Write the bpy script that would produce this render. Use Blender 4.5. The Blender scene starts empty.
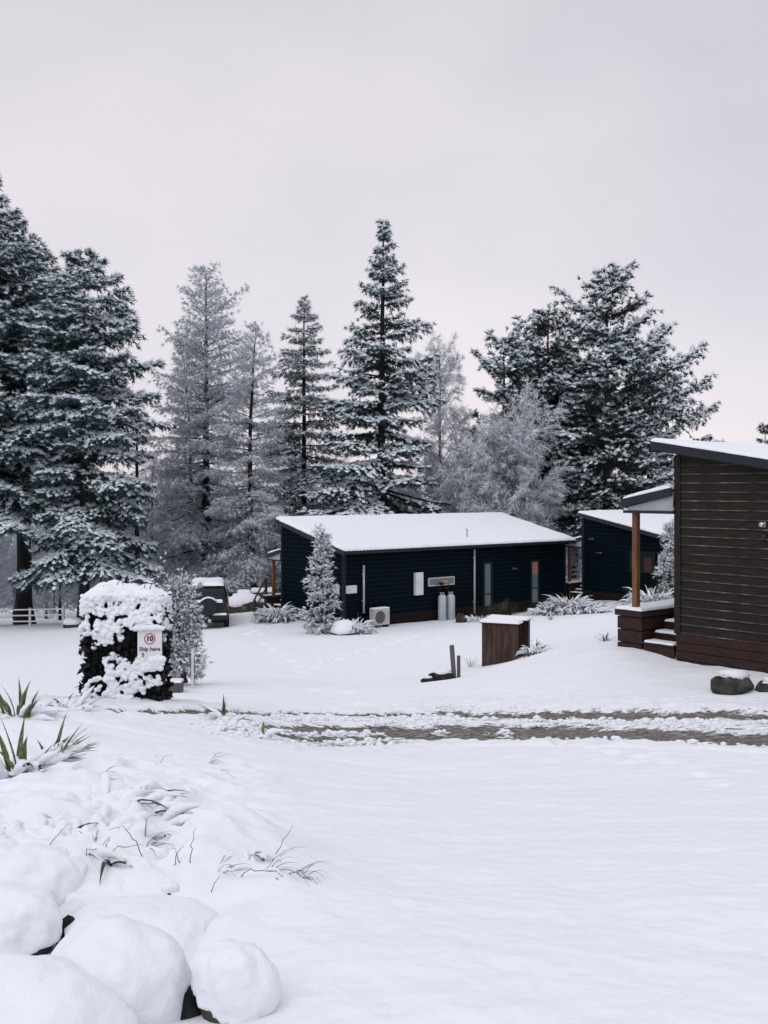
import bpy, bmesh, math, random
import numpy as np

random.seed(7)
R = np.random.default_rng(11)
PI = math.pi
ZC = 5.7            # eye height of the photographer above the first cabin's ground
F = 1000.0          # focal length in pixels
HX, HY = 384.0, 490.0

sc = bpy.context.scene
C = sc.collection

# ------------------------------------------------------------------ noise
def _h2(ix, iy, s):
    n = (ix * 374761393 + iy * 668265263 + s * 2147483647 % 1000003 * 7919) & 0xFFFFFFFF
    n = ((n ^ (n >> 13)) * 1274126177) & 0xFFFFFFFF
    n = n ^ (n >> 16)
    return (n & 0xFFFFFF) / float(0xFFFFFF)

def vn2(x, y, s=0):
    x = np.asarray(x, float); y = np.asarray(y, float)
    ix = np.floor(x).astype(np.int64); iy = np.floor(y).astype(np.int64)
    fx = x - ix; fy = y - iy
    fx = fx * fx * fx * (fx * (fx * 6 - 15) + 10); fy = fy * fy * fy * (fy * (fy * 6 - 15) + 10)
    a = _h2(ix, iy, s); b = _h2(ix + 1, iy, s); c = _h2(ix, iy + 1, s); d = _h2(ix + 1, iy + 1, s)
    return (a + (b - a) * fx) * (1 - fy) + (c + (d - c) * fx) * fy

def fbm2(x, y, oct=4, s=0, g=0.5):
    v = 0; a = 1; t = 0
    for k in range(oct):
        v = v + a * (vn2(x * 2 ** k + 17.3 * k, y * 2 ** k - 9.1 * k, s + k) - .5); t += a; a *= g
    return v / t * 2

def vn3(p, s=0):
    p = np.asarray(p, float); z = p[..., 2]; iz = np.floor(z).astype(np.int64); fz = z - iz
    fz = fz * fz * (3 - 2 * fz)
    out = 0
    for k, w in ((0, 1 - fz), (1, fz)):
        o = (iz + k)
        jx = _h2(o, o * 0 + 3, s + 5) * 91.7; jy = _h2(o, o * 0 + 8, s + 9) * 57.3
        out = out + w * vn2(p[..., 0] + jx, p[..., 1] + jy, s + 2)
    return out

def fbm3(p, oct=3, s=0):
    v = 0; a = 1; t = 0
    for k in range(oct):
        v = v + a * (vn3(p * 2 ** k + 3.7 * k, s + k) - .5); t += a; a *= .5
    return v / t * 2

# ------------------------------------------------------------------ terrain
def P(px, py, Y):
    return np.array([(px - HX) / F * Y, Y, ZC - (py - HY) / F * Y])

ctrl = [(0, 0, 3.95), (-3, 0, 4.0), (3, 0, 3.95), (0, -8, 4.1), (-10, 0, 4.2), (9, 0, 3.9), (-8, -8, 4.3), (8, -8, 4.0)]
for px, py, Y in [(600, 1024, 3.3), (100, 1010, 3.4), (350, 1024, 3.3), (550, 850, 6), (300, 850, 5.7), (550, 780, 10.2), (550, 745, 13.3), (550, 713, 16.8),
                  (768, 850, 5.8), (768, 780, 9.6), (768, 746, 12.6), (768, 712, 15.6), (320, 746, 13.9), (320, 712, 17.5), (350, 790, 9.6),
                  (100, 850, 4.9), (100, 780, 8), (100, 738, 11), (110, 701, 15.4), (0, 700, 15.6), (-220, 702, 16), (-200, 800, 7.5), (170, 705, 15.2), (240, 728, 14.2),
                  (190, 683, 22), (40, 668, 28), (40, 648, 38), (20, 626, 55), (240, 624, 43), (330, 632, 39.5), (353, 628.5, 41), (565, 606, 49.3), (440, 650, 31),
                  (455, 678, 23.5), (505, 663, 26), (600, 600, 48), (618, 651, 20.5), (580, 640, 24), (570, 620, 33), (677, 660, 20), (768, 675, 18.2), (740, 691, 17.2), (930, 692, 17),
                  (768, 690, 17), (282, 612, 45.1), (100, 640, 42), (-200, 640, 44), (210, 627, 43), (205, 628, 42)]:
    q = P(px, py, Y); ctrl.append(tuple(q))
ctrl += [(-3.5, 18.8, 1.72), (-7, 18.5, 1.7), (-12, 19, 1.7), (-20, 18, 2.0), (0, 60, -1.3), (0, 80, -4), (-20, 80, -4.5), (25, 60, 1.0), (30, 80, -.5), (-45, 60, -2),
         (0.8, 41.6, .02), (2.9, 43.4, -.02), (5.2, 45.2, -.02), (7.6, 47.3, -.02), (1.6, 40.4, .06), (3.7, 42.0, .08), (6.0, 43.9, .12), (-3.2, 43, .02), (10.6, 48.2, .34), (12, 46.4, .40), (13.2, 44.8, .55), (9.4, 47.0, .16), (40, 45, 2.5), (30, 25, 3.2), (14, 55, .35), (30, 8, 3.6)]
ctrl = np.array(ctrl, float)

def _U(r2):
    return np.where(r2 > 1e-12, .5 * r2 * np.log(np.maximum(r2, 1e-12)), 0)

_n = len(ctrl)
_K = _U(((ctrl[:, None, :2] - ctrl[None, :, :2]) ** 2).sum(-1)) + np.eye(_n) * 0.6
_A = np.zeros((_n + 3, _n + 3)); _A[:_n, :_n] = _K; _A[:_n, _n] = 1; _A[:_n, _n + 1:] = ctrl[:, :2]
_A[_n, :_n] = 1; _A[_n + 1:, :_n] = ctrl[:, :2].T
_W = np.linalg.solve(_A, np.concatenate([ctrl[:, 2], [0, 0, 0]]))

def tps(X, Y):
    X = np.asarray(X, float); Y = np.asarray(Y, float)
    z = _W[_n] + _W[_n + 1] * X + _W[_n + 2] * Y
    for k in range(_n):
        z = z + _W[k] * _U((X - ctrl[k, 0]) ** 2 + (Y - ctrl[k, 1]) ** 2)
    return z

bumps = []      # (x, y, radius, height)

def sstep(a, b, x):
    t = np.clip((x - a) / (b - a), 0, 1)
    return t * t * (3 - 2 * t)

def height(X, Y, fine=True):
    X = np.asarray(X, float); Y = np.asarray(Y, float)
    Xc = np.clip(X, -50, 45); Yc = np.clip(Y, -8, 80)
    z = tps(Xc, Yc)
    far = sstep(70, 190, Y)
    hill = -14 + 26 * sstep(300, 2200, Y) + 9 * fbm2(X / 330, Y / 420, 4, 3)
    z = z * (1 - far) + hill * far
    z = z + .05 * fbm2(X / 2.6, Y / 2.6, 3, 1) * sstep(1, 6, Y)
    for bx, by, br, bh in bumps:
        z = z + bh * np.exp(-((X - bx) ** 2 + (Y - by) ** 2) / (br * br))
    if fine:
        near = 1 - sstep(15, 40, Y)
        garden = np.exp(-((X + 1.6 + .14 * (Y - 5)) / 1.0) ** 2) * sstep(3.6, 4.6, Y) * (1 - sstep(7.5, 11, Y))
        left = 1 - sstep(-1.15 , -.3, X + .08 * (Y - 5))
        g2 = left * sstep(3.4, 4.4, Y) * (1 - sstep(8, 12, Y))
        rid = 1 - np.abs(fbm2(X / .42, Y / .42, 2, 21))
        z = z + near * (.020 * fbm2(X / .55, Y / .26, 3, 5) + .006 * fbm2(X / .12, Y / .09, 2, 25) * (1 - sstep(7, 12, Y)) + .05 * np.maximum(0, fbm2(X / .35, Y / .3, 3, 35)) * np.exp(-((X - 2.9 - .25 * (Y - 11)) / 1.6) ** 2) * sstep(9.2, 11.5, Y) * (1 - sstep(13, 14, Y)) + .03 * fbm2(X / 1.5, Y / .9, 2, 15)) + g2 * (.16 * (rid - .75) + .05 * fbm2(X / .22, Y / .22, 2, 31))
        z = z + garden * .05 * fbm2(X / .3, Y / .3, 3, 8)
    return z

def hgt(x, y):
    return float(height(np.array([x]), np.array([y]))[0])

_ys = np.concatenate([np.arange(2.2, 30, .04), np.arange(30, 130, .15)])
def hit(px, py):
    X = (px - HX) / F * _ys; zr = ZC - (py - HY) / F * _ys
    d = zr - height(X, _ys)
    k = np.argmax(d <= 0)
    if d[k] > 0: k = len(_ys) - 1
    Y = _ys[k]
    return np.array([(px - HX) / F * Y, Y, float(height(np.array([X[k]]), np.array([Y]))[0])])

# snow mounds over the buried planting of the garden bed, left of the drive
for px, py, rw, h in [(235, 845, .42, .22), (190, 850, .3, .08), (60, 800, .5, .16), (120, 815, .4, .12), (20, 830, .35, .12), (20, 740, .45, .16),
                      (70, 735, .35, .08), (95, 770, .35, .1), (150, 770, .4, .06), (240, 735, .45, .12), (300, 880, .3, .05)]:
    q = hit(px, py); bumps.append((q[0], q[1], rw, h))
bumps.append((-1.08, 3.8, .48, -.20)); bumps.append((-1.5, 4.4, .4, -.12))
for k, (px, py) in enumerate([(322, 662), (330, 660), (337, 659), (345, 656), (351, 655), (358, 653), (366, 651), (371, 650), (379, 647), (386, 645), (392, 644), (399, 641), (406, 639),
                              (300, 672), (310, 668), (357, 703), (372, 700), (245, 634), (252, 631), (258, 634), (440, 640), (425, 643), (270, 650), (262, 644), (283, 655), (290, 661), (296, 667), (415, 636), (424, 633), (640, 757), (612, 752), (668, 763), (700, 774), (590, 748), (655, 752), (720, 785), (560, 745), (312, 690), (335, 688), (345, 693)]):
    q = hit(px, py); bumps.append((q[0], q[1], .13 if q[1] > 20 else .10, -.34 if q[1] > 20 else -.07))

# ------------------------------------------------------------------ materials
def newmat(name):
    m = bpy.data.materials.new(name); m.use_nodes = True
    nt = m.node_tree; b = nt.nodes['Principled BSDF']
    return m, nt, b

def N(nt, t, **kw):
    n = nt.nodes.new(t)
    for k, v in kw.items():
        if k in n.inputs: n.inputs[k].default_value = v
        else: setattr(n, k, v)
    return n

def ramp(nt, stops):
    r = nt.nodes.new('ShaderNodeValToRGB'); e = r.color_ramp.elements
    while len(e) < len(stops): e.new(.5)
    for k, (p, c) in enumerate(stops):
        e[k].position = p; e[k].color = (*c, 1)
    return r

def snow_mat(name, col=(.772, .804, .852), b1=.5, s1=22.0, b2=.6, s2=160.0, dist=.02):
    m, nt, b = newmat(name); L = nt.links
    b.inputs['Base Color'].default_value = (*col, 1); b.inputs['Roughness'].default_value = .72
    b.inputs['Specular IOR Level'].default_value = .2
    tc = N(nt, 'ShaderNodeTexCoord')
    n1 = N(nt, 'ShaderNodeTexNoise', Scale=s1, Detail=4.0); n2 = N(nt, 'ShaderNodeTexNoise', Scale=s2, Detail=3.0)
    L.new(tc.outputs['Object'], n1.inputs['Vector']); L.new(tc.outputs['Object'], n2.inputs['Vector'])
    p1 = N(nt, 'ShaderNodeBump', Strength=b1, Distance=dist); p2 = N(nt, 'ShaderNodeBump', Strength=b2, Distance=.003)
    L.new(n1.outputs['Fac'], p1.inputs['Height']); L.new(n2.outputs['Fac'], p2.inputs['Height'])
    L.new(p1.outputs['Normal'], p2.inputs['Normal']); L.new(p2.outputs['Normal'], b.inputs['Normal'])
    return m

def noise_mat(name, stops, scale=6.0, rough=.8, detail=5.0, bump=0.0, stretch=(1, 1, 1), metal=0.0, spec=.3, bdist=.01, lo=.3, hi=.7):
    m, nt, b = newmat(name); L = nt.links
    tc = N(nt, 'ShaderNodeTexCoord'); mp = N(nt, 'ShaderNodeMapping'); mp.inputs['Scale'].default_value = stretch
    L.new(tc.outputs['Object'], mp.inputs['Vector'])
    n = N(nt, 'ShaderNodeTexNoise', Scale=scale, Detail=detail); L.new(mp.outputs['Vector'], n.inputs['Vector'])
    k = len(stops)
    r = ramp(nt, [(lo + (hi - lo) * i / max(1, k - 1), c) for i, c in enumerate(stops)])
    L.new(n.outputs['Fac'], r.inputs['Fac']); L.new(r.outputs['Color'], b.inputs['Base Color'])
    b.inputs['Roughness'].default_value = rough; b.inputs['Metallic'].default_value = metal; b.inputs['Specular IOR Level'].default_value = spec
    if bump:
        p = N(nt, 'ShaderNodeBump', Strength=bump, Distance=bdist); L.new(n.outputs['Fac'], p.inputs['Height']); L.new(p.outputs['Normal'], b.inputs['Normal'])
    return m

M = {}
M['snow'] = snow_mat('fresh_snow')
M['snow_ground'] = snow_mat('ground_snow', b1=.5, s1=11.0, b2=.7, s2=110.0, dist=.03)
M['snow_tree'] = noise_mat('branch_snow', [(.66, .74, .80), (.77, .835, .88)], scale=1.5, rough=.8)
M['frost'] = noise_mat('frosted_twigs', [(.50, .545, .60), (.68, .73, .78)], scale=.9, rough=.85)
M['frost_white'] = noise_mat('white_hoar', [(.58, .62, .67), (.75, .785, .83)], scale=1.2, rough=.85)
M['frost_grey'] = noise_mat('hoar_frost', [(.32, .355, .40), (.52, .565, .61)], scale=1.1, rough=.85)
M['frost_dim'] = noise_mat('thin_frosted_twigs', [(.20, .215, .245), (.44, .47, .515)], scale=.8, rough=.85)
M['needle'] = noise_mat('dark_needles', [(.006, .022, .026), (.016, .042, .046)], scale=.7, rough=.6)
M['needle_frost'] = noise_mat('frosted_needles', [(.010, .030, .035), (.030, .066, .073)], scale=.7, rough=.7)
M['needle_pine'] = noise_mat('pine_needles', [(.005, .018, .020), (.014, .034, .035)], scale=.7, rough=.6)
M['bark'] = noise_mat('dark_bark', [(.007, .008, .010), (.024, .022, .022)], scale=3, rough=.9, stretch=(4, 4, .6), bump=.5)
M['bark_brown'] = noise_mat('brown_bark', [(.02, .016, .016), (.055, .042, .036)], scale=3, rough=.9, stretch=(4, 4, .6), bump=.5)
M['bark_grey'] = noise_mat('grey_bark', [(.07, .068, .072), (.22, .22, .235)], scale=2.2, rough=.9, stretch=(3, 3, .6))
M['navy'] = noise_mat('navy_weatherboard', [(.0004, .0036, .0066), (.0010, .0056, .0094)], scale=2.5, rough=.7, stretch=(1, 1, 6), spec=.05)
M['navy_edge'] = noise_mat('navy_board_edge', [(.002, .008, .014), (.006, .018, .026)], scale=2, rough=.6, spec=.15)
M['navy_trim'] = noise_mat('navy_trim', [(.002, .010, .016), (.005, .015, .022)], scale=3, rough=.6, spec=.2)
M['black_timber'] = noise_mat('charred_timber', [(.0036, .0027, .0024), (.011, .0078, .0064), (.022, .0155, .0125)], scale=2.4, rough=.75, detail=7, stretch=(1.2, 1.2, 9), bump=.3)
M['worn_edge'] = noise_mat('worn_board_edge', [(.022, .017, .015), (.09, .07, .058), (.26, .22, .20)], scale=3.2, rough=.85, stretch=(1, 1, .2), lo=.3, hi=.75)
M['red_board'] = noise_mat('red_brown_skirting', [(.013, .0052, .0048), (.042, .0155, .0125)], scale=3, rough=.7, stretch=(1.5, 1.5, 8), bump=.2)
M['dark_skirting'] = noise_mat('dark_brown_skirting', [(.006, .004, .0045), (.018, .0095, .0085)], scale=3, rough=.8, stretch=(1.5, 1.5, 8), spec=.15)
M['post_wood'] = noise_mat('orange_brown_post', [(.10, .040, .018), (.20, .085, .038)], scale=4, rough=.65, stretch=(6, 6, .5), bump=.15)
M['fascia'] = noise_mat('slate_fascia', [(.011, .016, .021), (.017, .023, .029)], scale=2, rough=.55, spec=.25)
M['soffit'] = noise_mat('pale_lining', [(.28, .29, .31), (.36, .37, .39)], scale=3, rough=.6)
M['roof_steel'] = noise_mat('roof_steel', [(.011, .017, .023), (.018, .025, .031)], scale=2, rough=.5, spec=.3)
M['white_paint'] = noise_mat('white_paint', [(.56, .57, .59), (.68, .69, .71)], scale=3, rough=.5)
M['pale_grey'] = noise_mat('pale_grey_plastic', [(.38, .39, .40), (.48, .49, .50)], scale=3, rough=.5)
M['gas_steel'] = noise_mat('galvanised_cylinder', [(.36, .40, .42), (.50, .54, .56)], scale=4, rough=.45, metal=.15)
M['rock'] = noise_mat('dark_rock', [(.008, .009, .010), (.035, .035, .032), (.09, .085, .075)], scale=5, rough=.9, bump=.8, bdist=.03)
M['rock_dark'] = noise_mat('very_dark_rock', [(.004, .0045, .005), (.012, .012, .012), (.035, .033, .03)], scale=14, rough=.9, bump=.9, bdist=.02)  # near-black so the gap stones read as shade; also used at the grey post
M['rock_moss'] = noise_mat('mossy_rock', [(.012, .014, .015), (.040, .043, .038), (.10, .092, .068)], scale=4.5, rough=.9, bump=.8, bdist=.04)
M['box_wood'] = noise_mat('weathered_brown_panel', [(.022, .012, .010), (.05, .026, .02), (.085, .05, .04)], scale=5, rough=.75, stretch=(2, 2, .35), bump=.2)
M['post_grey'] = noise_mat('weathered_post', [(.05, .05, .052), (.15, .145, .14)], scale=6, rough=.85, stretch=(5, 5, .5), bump=.3)
M['ivy'] = noise_mat('dark_ivy', [(.004, .006, .007), (.012, .018, .016)], scale=9, rough=.5)
M['flax'] = noise_mat('flax_leaf', [(.028, .048, .017), (.085, .112, .036), (.20, .19, .075)], scale=14, rough=.45, stretch=(3, 3, .7))
M['shrub'] = noise_mat('dark_shrub_leaf', [(.012, .026, .018), (.035, .05, .03)], scale=7, rough=.6)
M['olive'] = noise_mat('olive_shrub_leaf', [(.02, .026, .012), (.07, .062, .026)], scale=6, rough=.7)
M['twig'] = noise_mat('dark_twig', [(.03, .024, .023), (.085, .065, .056)], scale=20, rough=.8)
M['brown_twig'] = noise_mat('brown_twig', [(.025, .020, .018), (.09, .075, .065)], scale=10, rough=.85)
M['rubber'] = noise_mat('black_rubber', [(.006, .006, .007), (.012, .012, .013)], scale=8, rough=.8)
M['black_plastic'] = noise_mat('black_plastic', [(.008, .009, .010), (.014, .015, .016)], scale=8, rough=.5)

def plain(name, col, rough=.5, metal=0., spec=.5, coat=0.):
    m, nt, b = newmat(name)
    b.inputs['Base Color'].default_value = (*col, 1); b.inputs['Roughness'].default_value = rough
    b.inputs['Metallic'].default_value = metal; b.inputs['Specular IOR Level'].default_value = spec; b.inputs['Coat Weight'].default_value = coat
    return m
M['car_paint'] = plain('dark_teal_paint', (.003, .010, .014), .4, 0, .3, .15)
M['glass'] = plain('window_glass', (.012, .017, .020), .06, 0, .6)
M['glass_grey'] = plain('frosted_glass', (.11, .14, .165), .3, 0, .5)
M['glass_low'] = plain('lower_glass', (.15, .15, .175), .3, 0, .5)
M['peach'] = plain('peach_reflection', (.30, .135, .09), .7)  # warm reflection in a tall window, painted as flat colour
M['amber'] = plain('amber_reflection', (.42, .25, .10), .7)  # lit reflection in the horizontal window, painted as flat colour
M['sign_white'] = noise_mat('sign_white', [(.66, .67, .69), (.72, .73, .75)], scale=5, rough=.4)
M['sign_red'] = plain('sign_red', (.52, .085, .08), .4)
M['sign_ink'] = plain('sign_ink', (.03, .035, .04), .5)
M['tail_red'] = plain('tail_red', (.18, .012, .012), .2)
M['chrome'] = plain('bright_metal', (.55, .57, .6), .25, .9)

# slush of the wheel ruts, mixed with snow by the rut depth stored on the vertices
m, nt, b = newmat('rutted_road'); L = nt.links
at = N(nt, 'ShaderNodeAttribute', attribute_name='mud')
tc = N(nt, 'ShaderNodeTexCoord'); mp = N(nt, 'ShaderNodeMapping'); mp.inputs['Scale'].default_value = (.42, 2.0, 1)
L.new(tc.outputs['Object'], mp.inputs['Vector'])
n1 = N(nt, 'ShaderNodeTexNoise', Scale=9.0, Detail=7.0, Roughness=.7); L.new(mp.outputs['Vector'], n1.inputs['Vector'])
n2 = N(nt, 'ShaderNodeTexNoise', Scale=24.0, Detail=5.0); L.new(mp.outputs['Vector'], n2.inputs['Vector'])
r2 = ramp(nt, [(.3, (.045, .040, .034)), (.48, (.12, .112, .097)), (.62, (.24, .23, .215)), (.74, (.55, .56, .58))]); L.new(n2.outputs['Fac'], r2.inputs['Fac'])
ad = N(nt, 'ShaderNodeMath', operation='ADD'); L.new(at.outputs['Fac'], ad.inputs[0])
mu = N(nt, 'ShaderNodeMath', operation='MULTIPLY_ADD'); mu.inputs[1].default_value = 2.3; mu.inputs[2].default_value = -1.15
L.new(n1.outputs['Fac'], mu.inputs[0]); L.new(mu.outputs[0], ad.inputs[1])
th = ramp(nt, [(.40, (0, 0, 0)), (.58, (1, 1, 1))]); L.new(ad.outputs[0], th.inputs['Fac'])
mx = N(nt, 'ShaderNodeMix', data_type='RGBA'); mx.inputs['A'].default_value = (.772, .804, .852, 1)
L.new(th.outputs['Color'], mx.inputs['Factor']); L.new(r2.outputs['Color'], mx.inputs['B']); L.new(mx.outputs['Result'], b.inputs['Base Color'])
bp = N(nt, 'ShaderNodeBump', Strength=.7, Distance=.03); L.new(n2.outputs['Fac'], bp.inputs['Height']); L.new(bp.outputs['Normal'], b.inputs['Normal'])
b.inputs['Roughness'].default_value = .7; b.inputs['Specular IOR Level'].default_value = .2
M['road'] = m

# ------------------------------------------------------------------ mesh building
def link(o, parent=None):
    C.objects.link(o)
    if parent is not None: o.parent = parent
    return o

def npmesh(name, V, Fc, mat, parent=None, smooth=False, mats=None, midx=None):
    """V (n,3), Fc (m,k) faces of one size"""
    V = np.ascontiguousarray(V, np.float32); Fc = np.ascontiguousarray(Fc, np.int32)
    me = bpy.data.meshes.new(name)
    me.vertices.add(len(V)); me.vertices.foreach_set('co', V.ravel())
    k = Fc.shape[1]
    me.loops.add(Fc.size); me.loops.foreach_set('vertex_index', Fc.ravel())
    me.polygons.add(len(Fc)); me.polygons.foreach_set('loop_start', np.arange(0, Fc.size, k, dtype=np.int32))
    me.polygons.foreach_set('use_smooth', np.full(len(Fc), bool(smooth)))
    for mm in (mats or [mat]): me.materials.append(mm)
    if midx is not None: me.polygons.foreach_set('material_index', np.asarray(midx, np.int32))
    me.update(calc_edges=True)
    return link(bpy.data.objects.new(name, me), parent)

class MB:
    def __init__(s): s.v = []; s.f = []; s.m = []
    def add(s, vs, fs, m=0):
        b = len(s.v); s.v += [tuple(map(float, p)) for p in vs]; s.f += [tuple(b + i for i in f) for f in fs]; s.m += [m] * len(fs); return s
    def box(s, x0, x1, y0, y1, z0, z1, m=0):
        v = [(x, y, z) for z in (z0, z1) for y in (y0, y1) for x in (x0, x1)]
        return s.add(v, [(0, 2, 3, 1), (4, 5, 7, 6), (0, 1, 5, 4), (2, 6, 7, 3), (0, 4, 6, 2), (1, 3, 7, 5)], m)
    def obox(s, a, b, w, h, m=0, up=(0, 0, 1)):
        """bar from a to b, width w, height h"""
        a = np.array(a, float); b = np.array(b, float); d = b - a; d /= np.linalg.norm(d); up = np.array(up, float)
        r = np.cross(d, up)
        if np.linalg.norm(r) < 1e-6: r = np.array([1., 0, 0])
        r /= np.linalg.norm(r); u = np.cross(r, d)
        v = [p + r * sx * w / 2 + u * sz * h / 2 for p in (a, b) for sx, sz in ((-1, -1), (1, -1), (1, 1), (-1, 1))]
        return s.add(v, [(0, 1, 2, 3), (7, 6, 5, 4), (0, 4, 5, 1), (1, 5, 6, 2), (2, 6, 7, 3), (3, 7, 4, 0)], m)
    def tube(s, pts, rad, n=8, m=0):
        V, Fq, caps = tube_arrays(pts, rad, n)
        s.add(V, [tuple(f) for f in Fq], m)
        b = len(s.v) - len(V); k = len(pts)
        s.f += [tuple(b + i for i in range(n))[::-1], tuple(b + (k - 1) * n + i for i in range(n))]; s.m += [m, m]
        return s
    def lathe(s, c, prof, axis='z', n=20, m=0):
        vs = []
        for r, h in prof:
            for i in range(n):
                a = 2 * PI * i / n; ca, sa = r * math.cos(a), r * math.sin(a)
                vs.append({'z': (c[0] + ca, c[1] + sa, c[2] + h), 'y': (c[0] + ca, c[1] + h, c[2] - sa), 'x': (c[0] + h, c[1] + ca, c[2] + sa)}[axis])
        fs = []
        for k in range(len(prof) - 1):
            for i in range(n):
                j = (i + 1) % n; fs.append((k * n + i, k * n + j, (k + 1) * n + j, (k + 1) * n + i))
        fs.append(tuple(range(n))[::-1]); e = (len(prof) - 1) * n; fs.append(tuple(e + i for i in range(n)))
        return s.add(vs, fs, m)
    def build(s, name, mat, parent=None, smooth=False, bevel=0, mats=None, seg=2):
        me = bpy.data.meshes.new(name); me.from_pydata(s.v, [], s.f)
        for mm in (mats or [mat]): me.materials.append(mm)
        if mats: me.polygons.foreach_set('material_index', np.array(s.m, np.int32))
        me.polygons.foreach_set('use_smooth', np.full(len(s.f), bool(smooth)))
        me.update()
        o = link(bpy.data.objects.new(name, me), parent)
        if bevel:
            bv = o.modifiers.new('bevel', 'BEVEL'); bv.width = bevel; bv.segments = seg; bv.limit_method = 'ANGLE'; bv.angle_limit = math.radians(40)
        return o

def tube_arrays(pts, rad, n=8):
    pts = np.asarray(pts, float); k = len(pts)
    rad = np.broadcast_to(np.asarray(rad, float), (k,))
    T = np.gradient(pts, axis=0); T /= np.maximum(np.linalg.norm(T, axis=1, keepdims=True), 1e-9)
    ref = np.array([0, 0, 1.]) if abs(T[0, 2]) < .9 else np.array([1., 0, 0])
    A = np.cross(T, ref); A /= np.maximum(np.linalg.norm(A, axis=1, keepdims=True), 1e-9); B = np.cross(T, A)
    a = np.arange(n) * 2 * PI / n
    V = pts[:, None, :] + rad[:, None, None] * (A[:, None, :] * np.cos(a)[None, :, None] + B[:, None, :] * np.sin(a)[None, :, None])
    i = np.arange(k - 1)[:, None] * n; j = np.arange(n)[None, :]; jn = (j + 1) % n
    Fq = np.stack([i + j, i + jn, i + n + jn, i + n + j], -1).reshape(-1, 4)
    return V.reshape(-1, 3), Fq, None

class Bag:
    """collects arrays of one face size"""
    def __init__(s): s.V = []; s.F = []; s.n = 0
    def add(s, V, Fc):
        s.V.append(V); s.F.append(Fc + s.n); s.n += len(V)
    def build(s, name, mat, parent=None, smooth=False):
        return npmesh(name, np.concatenate(s.V), np.concatenate(s.F), mat, parent, smooth)

def ico(sub):
    bm = bmesh.new(); bmesh.ops.create_icosphere(bm, subdivisions=sub, radius=1)
    bm.verts.index_update()
    V = np.array([v.co[:] for v in bm.verts]); Fc = np.array([[v.index for v in f.verts] for f in bm.faces]); bm.free()
    return V, Fc
ICO = {k: ico(k) for k in (1, 2, 3, 5)}

def blobs(bag, pts, rad, sub=1, squash=.8):
    V, Fc = ICO[sub]; pts = np.asarray(pts, float); rad = np.asarray(rad, float)
    if rad.ndim == 1: rad = np.stack([rad, rad, rad * squash], 1)
    VV = V[None] * rad[:, None, :] + pts[:, None, :]
    FF = Fc[None] + (np.arange(len(pts)) * len(V))[:, None, None]
    bag.add(VV.reshape(-1, 3), FF.reshape(-1, 3))

def unit(a):
    return a / np.maximum(np.linalg.norm(a, axis=-1, keepdims=True), 1e-9)

def tag(o, label=None, cat=None, group=None, kind=None):
    if label: o['label'] = label
    if cat: o['category'] = cat
    if group: o['group'] = group
    if kind: o['kind'] = kind
    return o

def empty(name, loc, rz=0, label=None, cat=None, group=None):
    o = bpy.data.objects.new(name, None); o.location = tuple(map(float, loc)); o.rotation_euler = (0, 0, rz); o.empty_display_size = .2
    C.objects.link(o); return tag(o, label, cat, group)

def kids(o): return [c for c in bpy.data.objects if c.parent == o]
def copy_thing(root, loc, rz, scale=1.0, label=None):
    r = root.copy(); C.objects.link(r); r.location = tuple(map(float, loc)); r.rotation_euler = (0, 0, rz); r.scale = (scale,) * 3
    if label: r['label'] = label
    for ch in kids(root):
        c = ch.copy(); C.objects.link(c); c.parent = r
        for g in kids(ch):
            d = g.copy(); C.objects.link(d); d.parent = c
    return r

def snow_slab(bag, p0, U, Vv, th, step=.06, edge=.07, amp=.25, seed=1, irregular=.02):
    """snow lying on the parallelogram p0, p0+U, p0+V: rounded edge, uneven top"""
    p0 = np.array(p0, float); U = np.array(U, float); Vv = np.array(Vv, float)
    lu, lv = np.linalg.norm(U), np.linalg.norm(Vv)
    nu = int(np.clip(lu / step, 6, 160)); nv = int(np.clip(lv / step, 6, 160))
    def ax(n, l):
        e = min(edge / l, .3); a = np.array([0, .12, .3, .6, 1.]) * e
        return np.concatenate([a, np.linspace(e, 1 - e, n)[1:-1], 1 - a[::-1]])
    u = ax(nu, lu); v = ax(nv, lv)
    uu, vv = np.meshgrid(u, v, indexing='ij')
    d = np.minimum(np.minimum(uu, 1 - uu) * lu, np.minimum(vv, 1 - vv) * lv)
    q = np.clip(d / edge, 0, 1); prof = np.sqrt(np.clip(1 - (1 - q) ** 2, 0, 1))
    base = p0 + uu[..., None] * U + vv[..., None] * Vv
    k = 1 + amp * fbm2(base[..., 0] * 1.7 + seed, base[..., 1] * 1.7 + base[..., 2], 3, seed)
    top = base.copy(); top[..., 2] += th * prof * k
    # uneven border
    jit = irregular * fbm2(base[..., 0] * 6, base[..., 1] * 6 + base[..., 2] * 3, 2, seed + 4)
    su = unit(U); sv = unit(Vv); wgt = (1 - q)
    top += (wgt * jit)[..., None] * (su * np.sign(uu - .5)[..., None] + sv * np.sign(vv - .5)[..., None])
    n0, n1 = uu.shape
    i = np.arange(n0 - 1)[:, None] * n1; j = np.arange(n1 - 1)[None, :]
    Fq = np.stack([i + j, i + n1 + j, i + n1 + j + 1, i + j + 1], -1).reshape(-1, 4)
    bot = np.array([p0, p0 + U, p0 + U + Vv, p0 + Vv]) - np.array([0, 0, .004])
    nV = n0 * n1
    bag.add(np.concatenate([top.reshape(-1, 3), bot]), np.concatenate([Fq, [[nV + 3, nV + 2, nV + 1, nV]]]))

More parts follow.
